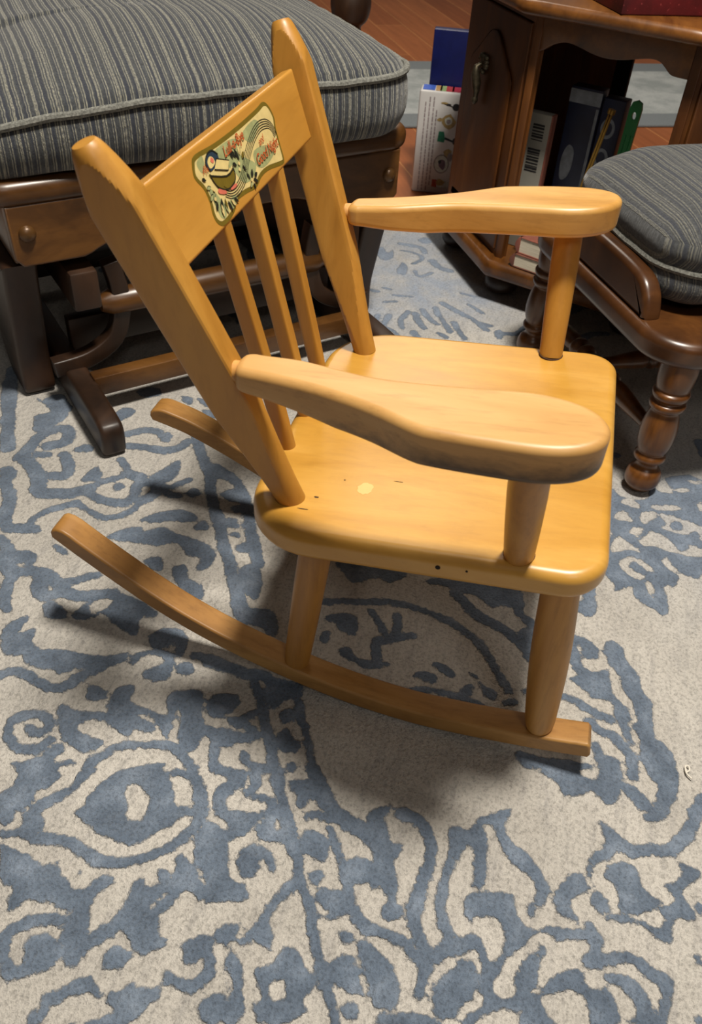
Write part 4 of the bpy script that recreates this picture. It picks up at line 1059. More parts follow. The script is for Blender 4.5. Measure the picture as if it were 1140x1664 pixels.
('P',0,[194,-289,194,-277,193,-260,182,-250,182,-239,190,-237,201,-248,202,-231,210,-227,210,-241,221,-243,229,-251,229,-264,242,-267,250,-283,248,-296,226,-298,217,-284,208,-282]),
('S',104,[252,-267,242,-247,236,-231,224,-221,211,-214,204,-199,197,-182,201,-160,207,-134,223,-121,243,-112,263,-110,280,-109]),
('P',0,[259,-221,245,-213,232,-196,226,-179,223,-157,227,-140,238,-146,250,-136,265,-135,282,-139,278,-159,262,-158,245,-167,243,-178,254,-182,273,-181,262,-231]),
('S',77,[243,-142,239,-129,247,-116]),
('P',0,[-52,-106,-50,-93,-30,-90,-12,-76,10,-76,0,-93,-21,-104,-38,-110]),
('S',170,[-39,-37,-7,-34,23,-33,52,-29]),
('S',148,[106,-82,117,-64,131,-44,137,-28,153,-11,163,11]),
('P',0,[165,-89,153,-78,158,-58,170,-55,181,-70,184,-82,177,-88]),
('S',112,[145,-34,172,-33,203,-32,230,-32,256,-32,278,-32,300,-32,323,-31,344,-32]),
('P',0,[158,-27,154,-11,164,14,178,11,178,-4,186,-20,173,-27]),
('S',101,[178,8,200,6,220,8,244,7,267,6,285,9,295,11]),
('P',0,[192,-16,187,-3,196,2,207,-12]),
('P',0,[219,-23,210,-10,225,-6,231,0,243,-7,240,-20,231,-26]),
('S',99,[190,-67,198,-54,211,-45]),
('P',0,[187,-55,181,-42,185,-36,192,-46]),
('S',136,[197,-98,203,-80,212,-63,214,-45]),
('P',0,[212,-90,208,-70,213,-59,221,-71,219,-85]),
('S',90,[218,-88,235,-91,247,-84,255,-68,265,-67,269,-83,279,-92,291,-92,302,-81,306,-65,302,-53]),
('S',89,[232,-60,242,-61,252,-47,256,-32]),
('S',76,[258,-55,271,-55,279,-60,289,-49,289,-36]),
('S',90,[295,-44,310,-48,321,-57,328,-45,329,-31]),
('P',0,[256,-20,252,-14,258,-8,265,-14,262,-20]),
('P',0,[273,-22,273,-9,279,5,291,7,296,-3,306,-14,305,-20,293,-17,285,-22]),
('S',169,[294,7,315,15,329,29,344,42,363,50]),
('P',0,[300,-110,305,-98,315,-87,326,-95,326,-113]),
('S',118,[26,-36,47,-35,75,-35]),
('P',0,[39,-25,39,-9,49,5,73,6,85,-4,68,-16,60,-25]),
('S',202,[-521,-324,-469,-325,-418,-319,-371,-320,-342,-317]),
('P',0,[-295,-326,-297,-308,-278,-302,-262,-310,-259,-324]),
('S',183,[-263,-318,-227,-310,-190,-313,-167,-310,-163,-293,-156,-276]),
('S',110,[-162,-285,-178,-277,-191,-260,-197,-239,-201,-221]),
('S',204,[-317,-301,-337,-287,-368,-269,-377,-236,-345,-236,-338,-262]),
('S',228,[-317,-299,-293,-283,-265,-273,-235,-272,-226,-254,-222,-230,-227,-206]),
('S',182,[-312,-239,-283,-232,-264,-239,-267,-255]),
('S',145,[-319,-277,-316,-262]),
('S',120,[-227,-206,-239,-187,-245,-165,-258,-152,-287,-160]),
('P',0,[-244,-216,-263,-208,-276,-193,-259,-187,-245,-193]),
('S',181,[-253,-153,-239,-134]),
('S',163,[-217,-206,-199,-189,-189,-162,-201,-146,-220,-142,-227,-126,-215,-114,-201,-118,-185,-138]),
('S',112,[-195,-219,-178,-204,-161,-184,-165,-157,-181,-141]),
('P',0,[-226,-174,-234,-163,-220,-156,-215,-167]),
('P',0,[-237,-122,-254,-102,-271,-77,-240,-80,-222,-95,-220,-114]),
('S',117,[-218,-105,-197,-100,-190,-85]),
('P',0,[-193,-76,-203,-62,-189,-56,-181,-67]),
('S',120,[-211,-93,-222,-69]),
('P',0,[-148,-143,-158,-122,-161,-88,-143,-65,-131,-76,-140,-99,-139,-120]),
('P',0,[-121,-74,-132,-58,-117,-53,-112,-63]),
('P',0,[-125,-185,-137,-158,-134,-141,-126,-136,-129,-112,-111,-93,-99,-73,-78,-55,-60,-50,-41,-63,-41,-80,-60,-72,-71,-88,-95,-97,-95,-121,-105,-149,-119,-177]),
('P',0,[-69,-142,-76,-125,-64,-117,-49,-124]),
('P',0,[-42,-108,-56,-95,-42,-88,-22,-90,-15,-74,11,-77,-3,-92,-21,-101]),
('S',169,[-334,-47,-288,-46,-232,-39,-182,-42,-133,-39,-88,-39,-44,-36,4,-35,46,-35]),
('S',171,[-240,-25,-205,-4,-163,3,-116,1,-71,0,-37,0]),
('P',0,[-184,-29,-191,-9,-178,5,-165,-7,-168,-22]),
('P',0,[-153,-18,-154,1,-140,-4,-143,-16]),
('P',0,[-128,-37,-129,-18,-110,-15,-113,-30]),
('P',0,[-99,-29,-101,-16,-88,-18]),
('P',0,[-76,-23,-80,-1,-62,2,-62,-19]),
('P',0,[-30,-27,-37,2,21,-8,10,-24]),
('P',0,[-418,-283,-426,-257,-442,-243,-415,-233,-384,-259,-381,-279]),
('P',0,[-460,-271,-475,-247,-447,-233,-438,-257]),
('P',0,[-321,-227,-334,-207,-320,-195,-312,-208]),
('P',0,[-404,-165,-419,-144,-404,-131,-383,-153,-379,-163]),
('S',155,[-346,-148,-353,-121,-344,-101]),
('P',0,[-332,-102,-342,-89,-329,-82,-316,-93]),
('S',172,[-317,-146,-307,-120,-297,-98,-299,-75,-313,-60]),
('P',0,[-124,-317,-120,-294,-112,-272,-91,-274,-82,-290,-82,-309,-87,-315]),
('N',0,[-94,-296,-96,-288,-87,-285,-87,-293]),
('S',142,[-84,-298,-62,-305,-35,-307,-20,-303]),
('S',177,[-80,-277,-68,-258,-45,-244,-26,-226,-22,-202,-21,-181]),
('P',0,[-60,-279,-56,-260,-28,-255,-27,-268,-41,-277]),
('S',114,[-53,-242,-52,-220,-56,-198]),
('S',172,[-146,-318,-127,-308]),
('P',0,[-125,-253,-118,-242,-99,-231,-106,-245]),
('S',157,[-17,-181,3,-155,21,-140]),
('P',0,[-437,-58,-427,-41,-408,-46,-417,-56]),
('P',0,[-426,-34,-416,-17,-395,-5,-399,-26]),
('P',0,[-393,-30,-383,-10,-364,-9,-373,-26]),
('P',0,[-244,-44,-251,-24,-228,-14,-216,-35]),
('P',0,[-462,-128,-470,-98,-448,-86,-439,-111]),
('S',108,[43,63,46,88,53,113,59,145,71,168,85,188,103,208,122,222,144,233,166,237,188,238,215,242]),
('P',0,[34,199,32,224,39,258,53,292,72,315,93,312,113,306,125,315,143,307,128,300,114,295,99,293,91,283,94,268,79,262,70,252,64,241,52,231,44,212]),
('S',166,[63,233,86,241,108,251,125,266,143,277,161,286,183,287]),
('P',0,[-20,96,-22,122,-9,148,8,179,23,180,29,154,16,147,17,130,20,111,1,105]),
('P',0,[69,57,65,73,70,98,87,101,102,92,93,79,78,70]),
('S',98,[71,121,96,127,116,131,116,159]),
('S',111,[84,151,106,142,119,130,116,114,140,109]),
('P',0,[119,68,118,81,135,86,145,106,151,121,155,110,153,91,139,78,131,68]),
('P',0,[173,139,170,155,179,169,189,161,181,151]),
('P',0,[161,168,164,182,181,191,189,185,178,177]),
('P',0,[201,191,198,204,214,198,209,188]),
('P',0,[181,203,186,214,204,217,215,228,225,221,217,212,200,213]),
('P',0,[227,230,227,245,235,244,235,229]),
('P',0,[218,254,217,267,228,264]),
('S',76,[192,135,199,160,215,188,230,207]),
('P',0,[93,52,90,65,105,59,106,49]),
('P',0,[-88,527,-73,536,-61,554,-62,576,-95,605,-82,678,88,572,92,545,85,537,99,530,108,518,105,504,125,496,144,487,148,477,138,472,123,461,107,459,97,463,97,450,101,437,87,440,70,438,48,444,-17,480]),
('N',0,[-32,503,-41,516,-38,526,-19,527,-20,517,-25,508]),
('N',0,[-60,531,-65,543,-53,553,-43,548,-52,537]),
('N',0,[-28,543,-35,556,-29,569,-19,562,-14,549,-9,541,-16,538]),
('N',0,[1,508,-8,522,-4,532,6,529,9,520,14,512,8,513]),
('N',0,[-43,568,-42,592,-34,614,-28,613,-30,590,-36,571]),
('N',0,[-25,573,-20,584,-11,598,1,610,12,619,38,603,16,606,22,585,12,570,1,560,-6,571]),
('P',0,[-2,576,-8,589,1,594,11,585,8,577]),
('N',0,[-85,600,-92,621,-64,618,-67,606,-72,597]),
('N',0,[-70,624,-70,644,-61,643,-64,628]),
('N',0,[-33,639,-38,650,-17,637]),
('N',0,[-86,656,-82,678,-73,666,-78,659]),
('N',0,[17,515,14,529,7,540,16,554,35,559,48,563,50,571,40,582,54,593,63,587,62,568,56,558,48,546,40,537,32,530,30,517]),
('N',0,[19,474,5,492,17,499,37,505,41,504,35,496,34,478,35,465]),
('N',0,[58,466,46,479,46,493,57,502,75,506,78,502,73,496,60,491,56,483,63,476,72,480,82,487,88,481,82,473,73,467]),
('N',0,[65,525,56,536,72,537,89,536,85,531,76,527]),
('N',0,[98,482,91,490,107,488,124,479,113,478]),
('N',0,[-16,488,-1,485,3,479]),
('P',0,[91,393,83,409,87,414,106,404,123,398,133,384,124,376,117,365,105,371,107,382,101,392]),
('P',0,[175,381,175,396,191,400,205,395,223,400,236,397,249,392,266,395,285,385,306,375,312,380,327,383,346,380,358,374,374,363,388,345,398,330,393,315,383,321,377,335,363,345,350,348,333,347,316,352,300,357,286,357,282,367,267,371,252,372,240,370,218,377,200,372]),
('P',0,[154,344,157,355,166,366,183,372,196,363,193,350,185,346,192,344,201,342,212,349,211,368,229,363,246,358,266,364,282,361,285,354,305,350,312,345,302,344,285,344,270,345,259,352,250,344,245,329,238,330,223,321,212,316,212,328,196,328,185,333,180,346,179,332]),
('N',0,[175,348,175,352,187,346,186,344]),
('S',111,[236,299,243,309,256,319,269,330,275,337]),
('S',116,[274,314,288,320,295,331,310,334,326,337,346,328]),
('P',0,[299,303,298,313,315,311,319,320,329,322,346,313,363,302,368,290,360,282,351,274,354,262,348,248,333,246,324,239,314,235,313,222,305,218,291,220,301,240,315,275,321,292,328,289,327,276,332,276,338,289,329,296,316,297]),
('P',0,[350,311,355,319,366,328,381,329,385,321,373,315,362,310]),
('P',0,[137,285,136,307,171,293,176,281,153,278]),
('P',0,[218,255,218,269,231,263,225,256]),
('P',0,[382,270,389,276,403,283,399,266]),
('P',0,[-964,383,-985,405,-960,419,-948,399]),
('P',0,[-928,406,-940,422,-912,426,-928,443,-893,433,-873,411,-897,401]),
('P',0,[-929,367,-927,383,-840,362,-842,350]),
('P',0,[-832,423,-864,445,-837,448,-805,431,-815,420]),
('S',175,[-860,511,-828,514,-809,532]),
('S',120,[-656,422,-619,425,-597,432]),
('S',139,[-644,403,-609,400,-587,403]),
('S',121,[-660,449,-631,447,-567,447]),
('S',132,[-676,470,-647,483,-615,501,-585,512,-563,518]),
('S',119,[-653,392,-621,367,-594,362]),
('S',119,[-645,352,-612,332]),
('S',109,[-648,331,-628,322]),
('S',106,[-616,308,-607,323,-590,340,-572,345]),
('S',144,[-577,379,-560,380]),
('S',120,[-564,424,-549,433]),
('S',126,[-599,466,-564,464,-537,465]),
('S',129,[-592,511,-575,531]),
('P',0,[-554,530,-559,546,-532,539,-527,526]),
('S',128,[-545,545,-541,569,-564,601]),
('S',136,[-901,506,-929,506,-953,467]),
('S',184,[-1035,536,-1012,551]),
('S',91,[-819,459,-793,459,-806,491]),
('P',0,[-967,512,-979,535,-954,540,-947,520]),
('S',96,[-917,460,-905,482,-876,493,-852,465]),
('S',75,[-752,342,-742,358]),
('S',76,[-756,373,-746,386]),
('S',74,[-723,383,-710,417]),
('S',94,[-696,356,-696,379]),
('S',76,[-711,521,-692,545]),
('S',83,[-664,519,-625,535]),
('S',200,[-560,-320,-507,-321,-452,-319,-408,-322]),
('P',0,[-486,-293,-460,-275,-446,-254,-454,-234,-426,-228,-416,-248,-390,-262,-372,-273,-384,-283,-414,-281,-426,-260,-455,-272]),
('S',190,[-637,1183,-623,1198,-608,1223]),
('S',122,[-250,-1202,-271,-1201,-300,-1194,-318,-1187,-336,-1176]),
('S',189,[668,-291,678,-311,677,-339]),
('S',218,[302,1028,280,1015,262,1016]),
('S',138,[-811,922,-832,928,-855,932,-885,934]),
('S',194,[557,-1030,546,-1058,545,-1083,551,-1103,562,-1120]),
('S',150,[-8,-1097,13,-1112,32,-1125,57,-1142,76,-1154]),
('S',212,[-1065,-628,-1071,-608,-1084,-588,-1099,-575]),
('S',237,[1024,-763,1027,-792,1021,-815]),
('S',133,[123,1037,139,1055,154,1077,164,1096]),
('S',247,[-951,-1007,-975,-1011,-995,-1009,-1021,-1002,-1039,-993]),
('S',149,[-383,405,-361,427,-344,433,-314,438]),
('S',148,[803,-1195,823,-1200,845,-1198,867,-1187,880,-1173]),
('S',137,[-643,797,-636,772,-635,748]),
('S',126,[-164,577,-171,549,-177,525,-183,507]),
('S',193,[-893,-739,-866,-739,-836,-733]),
('S',210,[1033,637,1016,625,1005,607,1001,582,1011,555]),
('S',256,[-1125,290,-1107,278,-1086,272,-1060,274]),
('S',135,[-320,1130,-303,1106,-289,1088,-270,1064,-252,1044]),
('S',194,[731,472,755,461,778,460,801,467,822,481]),
('S',235,[721,-592,750,-578,768,-556,776,-531]),
('S',224,[1051,-578,1061,-599,1065,-622,1059,-653,1042,-677]),
('S',131,[-585,802,-606,788,-615,770,-616,751]),
('S',157,[-761,171,-777,179,-789,196]),
('S',164,[-928,-103,-938,-120,-956,-139,-983,-153,-1010,-154]),
('S',125,[-1054,1075,-1034,1050,-1018,1039,-999,1031]),
('S',220,[614,-711,613,-736,626,-751]),
('S',131,[-367,-871,-368,-843,-365,-824,-358,-800]),
('S',235,[914,-417,922,-393,912,-367]),
('S',139,[102,-443,116,-457,141,-469,161,-471]),
('S',244,[524,-703,530,-675,543,-661]),
('S',186,[436,944,434,921,442,895]),
('S',174,[-856,865,-885,865,-902,847,-903,817,-885,799]),
('S',252,[-841,-29,-859,-26,-881,-17]),
('S',227,[-370,509,-383,497,-410,486,-434,492,-456,514]),
('S',211,[728,164,700,149,694,132,696,105]),
('S',200,[1049,-363,1077,-373,1104,-375,1128,-371]),
('S',163,[931,649,914,657,894,660,866,657,840,642]),
('S',181,[-1068,-685,-1081,-669,-1091,-652,-1099,-631,-1102,-613]),
('S',200,[-32,394,-42,410,-59,432,-79,452,-97,465]),
('S',150,[-689,60,-714,44,-723,27,-728,-2,-720,-29]),
('S',236,[272,-631,285,-644,297,-665]),
('S',121,[-438,-1209,-412,-1208,-391,-1225]),
('S',192,[664,-438,682,-462,695,-486]),
('S',140,[-690,1065,-689,1034,-675,1015,-658,1005]),
('S',258,[435,1155,423,1134,410,1121,391,1107,366,1096]),
('S',156,[-508,690,-517,712,-515,740]),
('S',245,[1060,1117,1081,1116,1108,1101,1118,1079]),
('S',150,[691,127,660,127,633,129,607,133,583,138]),
('S',248,[628,283,641,303,663,319]),
('S',203,[-390,-951,-385,-983,-398,-998,-417,-1007]),
('S',249,[725,1080,709,1091,683,1100]),
('S',252,[765,-227,795,-225,826,-232,844,-243,865,-262]),
('S',163,[-959,-1208,-959,-1185,-972,-1165]),
('S',201,[-58,-875,-89,-873,-116,-887,-126,-904,-132,-933]),
('S',176,[-593,780,-568,777,-544,785]),
('S',142,[653,-842,638,-814,635,-788,640,-764,650,-746]),
('S',236,[619,1015,604,1034,584,1057,571,1071,555,1086]),
('S',160,[983,-72,978,-47,956,-30,930,-32]),
('S',154,[-737,-1021,-721,-1005,-701,-998,-680,-999]),
('S',138,[-323,-439,-304,-424,-280,-419,-253,-425]),
('S',198,[267,853,271,829,282,809]),
('S',248,[341,1073,359,1097,355,1119]),
('S',248,[-948,-858,-961,-830,-981,-819,-1002,-817]),
('S',242,[174,1029,179,1055,170,1078]),
('S',222,[67,-1054,61,-1078,71,-1101,91,-1111]),
('S',170,[-452,1228,-437,1218,-410,1203]),
('S',196,[422,-1248,421,-1229,407,-1206,382,-1199]),
('S',257,[943,-1146,965,-1143,985,-1135]),
('S',209,[735,-371,714,-372,684,-374]),
('S',177,[-721,-668,-704,-657,-696,-639]),
('S',206,[-811,-594,-786,-598,-761,-584,-755,-564]),
('S',122,[1023,744,1043,743,1071,744,1098,752]),
('S',217,[-1043,283,-1012,280,-986,280,-968,282]),
('S',219,[461,669,482,692,502,700,534,704,560,695]),
('S',207,[376,-349,349,-339,319,-334]),
('S',122,[72,832,54,828,37,814,29,785,40,768]),
('S',197,[-1140,783,-1164,773,-1179,751,-1178,722]),
('S',133,[942,-27,942,-53,939,-83,932,-107,920,-133]),
('S',243,[-281,-454,-261,-471,-246,-484,-227,-500]),
('S',190,[587,-772,589,-750,601,-731,620,-719]),
('S',200,[773,-675,755,-661,742,-640,738,-619]),
('S',213,[-756,1181,-741,1166,-735,1149]),
('S',201,[-804,-40,-821,-21,-823,0,-811,28,-794,36]),
('S',216,[702,404,724,411,745,406,767,386]),
('S',171,[887,-1125,876,-1139,862,-1166,860,-1190]),
('S',180,[-637,-1138,-663,-1155,-683,-1166,-703,-1176]),
('S',158,[-973,-436,-975,-458,-979,-480,-986,-501]),
('S',244,[-1009,-1258,-1006,-1279,-1014,-1297]),
('S',232,[-964,296,-985,282,-1012,278,-1038,289]),
('S',152,[89,-545,67,-552,37,-556,13,-552]),
('S',221,[-1001,-700,-1012,-672,-1038,-655,-1069,-658]),
('S',187,[361,-927,362,-955,375,-974,397,-985,422,-984]),
('S',156,[-976,-275,-994,-258,-1005,-244,-1018,-227]),
('S',193,[260,1065,279,1071,309,1068]),
('S',237,[-148,-754,-154,-730,-176,-709,-200,-706]),
('S',197,[-490,-815,-513,-799,-523,-784,-536,-755,-536,-728]),
('S',243,[132,830,153,808,173,795]),
('S',120,[-742,215,-755,187,-777,165,-802,154,-822,151]),
('S',130,[398,-1003,414,-985,420,-967]),
('S',254,[276,996,284,1013,283,1036,269,1057]),
('S',174,[-832,-66,-824,-84,-809,-103,-785,-119]),
('S',143,[-434,-460,-439,-440,-432,-419,-416,-409,-394,-408]),
('S',239,[-559,-932,-579,-950,-604,-968]),
('S',230,[-441,-1173,-447,-1143,-436,-1114,-413,-1097,-384,-1093]),
('S',149,[-964,-748,-942,-748,-920,-764]),
('S',180,[-1062,-207,-1048,-185,-1040,-163,-1040,-144]),
('S',137,[17,-511,-4,-497,-23,-499,-49,-516]),
('S',138,[238,692,260,687,282,670]),
('S',130,[970,493,992,479,1006,454]),
('S',142,[703,574,691,591,690,611,701,632]),
('S',142,[446,-377,462,-361,479,-349,501,-339,523,-333]),
('S',198,[-249,-1273,-265,-1285,-278,-1309,-272,-1338]),
('S',121,[1063,1094,1074,1079,1093,1062,1111,1055,1137,1051]),
('S',207,[975,-116,985,-97,1000,-75,1020,-52]),
('S',232,[-376,823,-352,821,-336,810,-319,785]),
('S',133,[915,-255,917,-234,918,-215,919,-195,920,-166]),
('S',231,[-1067,-332,-1087,-334,-1105,-328,-1125,-311]),
('S',168,[-610,1168,-628,1154,-649,1136,-667,1120]),
('S',150,[28,1154,49,1169,78,1183]),
('S',248,[825,-597,832,-625,823,-646,808,-658,782,-665]),
('S',199,[1030,995,1013,973,996,951,980,930,967,914]),
('S',173,[744,-331,774,-330,798,-338]),
('S',151,[427,488,422,468,427,445,447,424,469,421]),
('S',160,[140,-1110,162,-1124,180,-1124]),
('S',163,[-799,260,-810,237,-808,218,-797,191,-779,179]),
('S',240,[597,996,596,1016,606,1039,621,1050,644,1054]),
('S',146,[165,1032,183,1041,209,1053]),
('S',126,[-532,-407,-524,-430,-532,-455,-551,-465,-574,-463]),
('S',217,[104,-797,95,-767,70,-750,39,-753,24,-768]),
('S',153,[-451,519,-439,495,-427,481,-408,467,-389,457]),
('S',228,[1023,-81,1010,-96,997,-121,994,-142,996,-168]),
('S',156,[872,480,844,467,819,468]),
('S',168,[-1008,-504,-1036,-514,-1058,-519,-1086,-520,-1110,-518]),
('S',229,[-1072,14,-1042,18,-1023,26]),
('S',228,[68,852,40,865,23,883,9,912]),
('S',249,[941,-1127,958,-1146,975,-1155]),
('S',252,[-900,-645,-879,-633,-863,-609,-860,-580,-873,-553]),
('S',251,[675,754,672,731,661,701]),
('S',199,[-943,-1089,-960,-1077,-973,-1062,-980,-1045]),
('S',223,[-762,-1210,-734,-1211,-710,-1206]),
('S',217,[684,1070,708,1072,737,1064,760,1044]),
('S',120,[520,-590,541,-577,564,-575,584,-580,609,-599]),
('S',168,[-1061,590,-1057,609,-1064,638,-1086,651,-1114,649]),
('S',133,[527,439,549,422,566,407,580,394]),
('S',136,[-2,1252,20,1252,42,1254,65,1258,85,1264]),
('S',172,[-953,94,-974,83,-985,62,-983,43]),
('S',224,[476,-446,466,-420,464,-391]),
('S',149,[-862,-672,-877,-656,-895,-645,-920,-639,-948,-642]),
('S',212,[-53,1174,-39,1152,-15,1132,9,1124,32,1124]),
('S',256,[-603,24,-594,47,-579,62,-561,71]),
('S',132,[-414,-748,-436,-747,-455,-755]),
('S',195,[911,892,894,878,871,864,852,858,824,853]),
('S',190,[126,-854,130,-879,138,-897,152,-916,168,-931]),
('S',201,[-865,-979,-847,-985,-821,-996,-797,-1006,-779,-1016]),
('S',153,[812,-1083,839,-1076,861,-1087,874,-1116]),
('S',145,[-866,-1034,-892,-1045,-912,-1060,-924,-1074]),
('S',244,[311,1030,316,1007,309,986,296,972,271,961]),
('S',125,[-796,944,-821,962,-839,959,-862,941,-865,923]),
('S',122,[144,-572,168,-578,195,-584,218,-588]),
('S',249,[-1131,164,-1144,145,-1161,120,-1174,101,-1191,75]),
('S',177,[568,922,581,907,596,886,607,863]),
('S',218,[826,-1184,836,-1204,847,-1227]),
('S',166,[60,-964,59,-986,62,-1015]),
('S',183,[-1101,-1269,-1080,-1283,-1062,-1281,-1040,-1267,-1034,-1246]),
('S',216,[792,-802,786,-820,772,-837]),
('S',157,[-146,-619,-152,-588,-176,-569,-200,-571,-219,-584]),
('S',200,[-1096,-472,-1118,-466,-1145,-469]),
('S',219,[791,-110,771,-115,740,-109,722,-87,721,-61]),
('S',187,[772,-1115,744,-1118,723,-1105,711,-1081]),
('S',163,[419,-796,411,-775,408,-749,415,-720,427,-701]),
('S',123,[884,276,903,265,931,258,956,264]),
('S',160,[-837,813,-847,842,-835,871,-808,884]),
('S',136,[-653,230,-671,219,-688,205,-703,189]),
('S',158,[-935,-654,-915,-644,-896,-641]),
('S',140,[-513,1139,-537,1156,-541,1185]),
('S',182,[822,1155,800,1164,770,1162]),
('S',125,[-982,-27,-972,-50,-979,-72,-995,-85]),
('S',180,[-342,1186,-316,1202,-297,1208,-269,1211,-244,1208]),
('S',248,[556,-1048,539,-1064,527,-1085,520,-1115]),
('S',147,[-971,-179,-967,-151,-982,-129,-1001,-124,-1030,-133]),
('S',188,[-346,1232,-356,1215,-364,1195,-371,1165,-370,1146]),
('S',222,[-335,601,-363,604,-383,609,-402,616]),
('S',160,[659,-980,679,-986,702,-987,725,-983,745,-975]),
('S',168,[133,-999,148,-1017,160,-1041]),
('S',151,[655,-87,675,-102,699,-109,720,-109,741,-101]),
('S',123,[51,-433,35,-453,36,-474,50,-491]),
('S',187,[110,-1042,135,-1045,164,-1037,179,-1023]),
('S',158,[624,-589,620,-620,625,-650,635,-672]),
('S',257,[485,-176,489,-197,493,-222,494,-250,492,-272]),
('S',160,[526,953,511,976,507,996]),
('S',236,[950,5,972,23,975,44,965,66,940,80]),
('S',170,[-404,587,-379,572,-365,546]),
('S',216,[256,1050,280,1054,304,1059]),
('S',132,[-1074,-841,-1077,-819,-1074,-800]),
('S',257,[568,387,548,371,526,357,498,343]),
('S',173,[-373,1112,-358,1125,-339,1141,-322,1152]),
('S',181,[538,770,539,739,528,720,507,705,488,702]),
('S',184,[12,818,29,830,58,835,80,822]),
('S',179,[-464,-595,-481,-614,-500,-630,-519,-641]),
('S',139,[-375,295,-372,323,-382,344,-399,355]),
('S',178,[-1131,752,-1122,767,-1107,792]),
('S',210,[-661,73,-681,74,-700,63]),
('S',180,[797,-910,773,-899,752,-876,746,-852]),
('S',162,[-239,230,-251,211,-274,196]),
('S',248,[671,919,674,948,689,965,718,976,741,969]),
('S',222,[-466,-493,-447,-494,-426,-490,-403,-479]),
('S',216,[26,-1086,2,-1096,-27,-1094,-49,-1079]),
('S',156,[-357,1167,-370,1154,-377,1136,-377,1109,-367,1093]),
('S',171,[-390,-1010,-399,-1032,-392,-1061,-364,-1076,-345,-1069]),
('S',254,[-305,-909,-322,-925,-340,-934]),
('S',139,[-1106,-241,-1096,-260,-1086,-279]),
('S',154,[747,387,751,359,765,345,785,338,811,342]),
('S',144,[-965,139,-937,134,-913,139,-886,155]),
('S',255,[112,-1057,121,-1030,143,-1013,168,-1012]),
('S',140,[-411,-1071,-399,-1093,-396,-1117,-404,-1147]),
('S',197,[822,-169,843,-172,868,-191,871,-213]),
('S',202,[1069,126,1057,109,1039,95,1017,84,992,80]),
('S',242,[876,803,903,814,926,817]),
('S',254,[-980,-449,-999,-447,-1022,-436,-1041,-411,-1043,-387]),
('S',173,[514,603,513,583,515,563,521,543]),
('S',221,[-466,-890,-454,-872,-450,-842,-460,-820,-479,-804]),
('S',223,[984,-293,978,-273,967,-243]),
('S',228,[170,-708,181,-685,194,-660,209,-637,226,-615]),
('S',122,[1034,502,1005,489,983,487]),
('S',231,[683,-700,689,-670,692,-644,694,-620,693,-598]),
('S',188,[-711,-1223,-692,-1221,-670,-1211,-648,-1191]),
('S',188,[-651,737,-624,736,-607,717,-606,691,-622,671]),
('S',174,[918,1103,913,1134,903,1160,890,1184,872,1208]),
('S',212,[895,260,892,283,901,302,917,314]),
('S',242,[-109,774,-104,743,-119,725,-138,721,-167,729]),
('S',182,[583,854,606,854,632,850,650,844,666,835]),
('S',154,[1052,-384,1031,-385,1016,-374,1005,-354]),
('S',160,[648,872,658,901,662,926,664,954]),
('S',228,[-513,943,-502,970,-473,979,-453,966]),
('S',158,[-296,624,-314,618,-337,618]),
('S',192,[-1049,1129,-1045,1109,-1042,1088]),
('S',250,[857,656,841,669,831,696]),
('S',236,[-732,-1022,-738,-1004,-747,-988]),
('S',231,[-979,-788,-957,-792,-932,-790,-911,-784]),
('S',120,[814,308,791,296,766,289,737,285,711,286]),
('S',211,[194,895,220,901,244,890]),
('S',238,[-358,334,-383,314,-390,297,-395,272]),
('S',233,[393,-765,370,-780,359,-802,358,-829]),
('S',138,[-1027,-510,-1041,-532,-1054,-544,-1071,-556,-1099,-569]),
('S',244,[296,-1003,270,-1013,255,-1028,244,-1052]),
('S',188,[-1125,-389,-1119,-370,-1110,-343,-1103,-323,-1097,-305]),
('S',121,[-557,1196,-534,1187,-517,1161,-523,1139,-545,1121]),
('S',132,[-256,943,-234,928,-207,920,-184,922]),
('S',259,[74,-1057,59,-1083,65,-1109,88,-1127,108,-1125]),
('S',128,[1056,-726,1030,-732,1001,-738]),
('S',155,[246,-375,254,-344,243,-328]),
('S',244,[766,1103,746,1101,726,1097]),
('S',122,[198,-1247,210,-1221,231,-1198]),
('S',201,[871,938,887,926,896,902,888,882]),
('S',190,[-97,1074,-69,1074,-45,1087,-27,1110,-23,1133]),
('S',210,[-288,64,-268,83,-238,93]),
('S',215,[674,1085,695,1065,717,1049]),
('S',257,[-715,845,-734,869,-751,895]),
('S',208,[722,-452,714,-424,692,-409]),
('S',245,[99,-625,99,-593,100,-571]),
('S',120,[839,-770,857,-750,869,-731]),
('S',127,[-1059,-230,-1081,-214,-1086,-184]),
('S',212,[-121,750,-116,782,-100,808,-80,823,-52,832]),
('S',219,[-835,1099,-835,1118,-835,1148,-835,1175,-835,1193]),
('S',211,[-1086,1180,-1109,1187,-1127,1186]),
('S',239,[-819,-502,-798,-487,-777,-487]),
('S',177,[-524,31,-540,13,-549,-3,-554,-21]),
('S',212,[1064,-994,1069,-1020,1089,-1036,1110,-1037,1127,-1029]),
('S',254,[41,-634,12,-636,-4,-624]),
('S',147,[-399,406,-383,421,-380,441]),
('S',254,[650,-1138,648,-1111,666,-1085]),
('S',193,[584,320,564,316,543,304]),
('S',238,[641,-704,643,-734,661,-752,683,-755]),
('S',258,[153,-952,161,-969,160,-991]),
('S',207,[786,-547,776,-566,764,-588]),
('S',203,[-235,-560,-230,-584,-227,-612,-226,-637]),
('S',178,[24,1068,30,1085,43,1110,57,1124]),
('S',159,[-1114,1111,-1128,1131,-1138,1154,-1144,1185,-1142,1209]),
('S',157,[362,930,391,939,410,934]),
('S',139,[935,-306,944,-329,953,-353,959,-371]),
('S',130,[-815,-1265,-793,-1266,-769,-1278,-752,-1302,-749,-1332]),
('S',172,[-1044,-262,-1066,-243,-1095,-237,-1115,-242]),
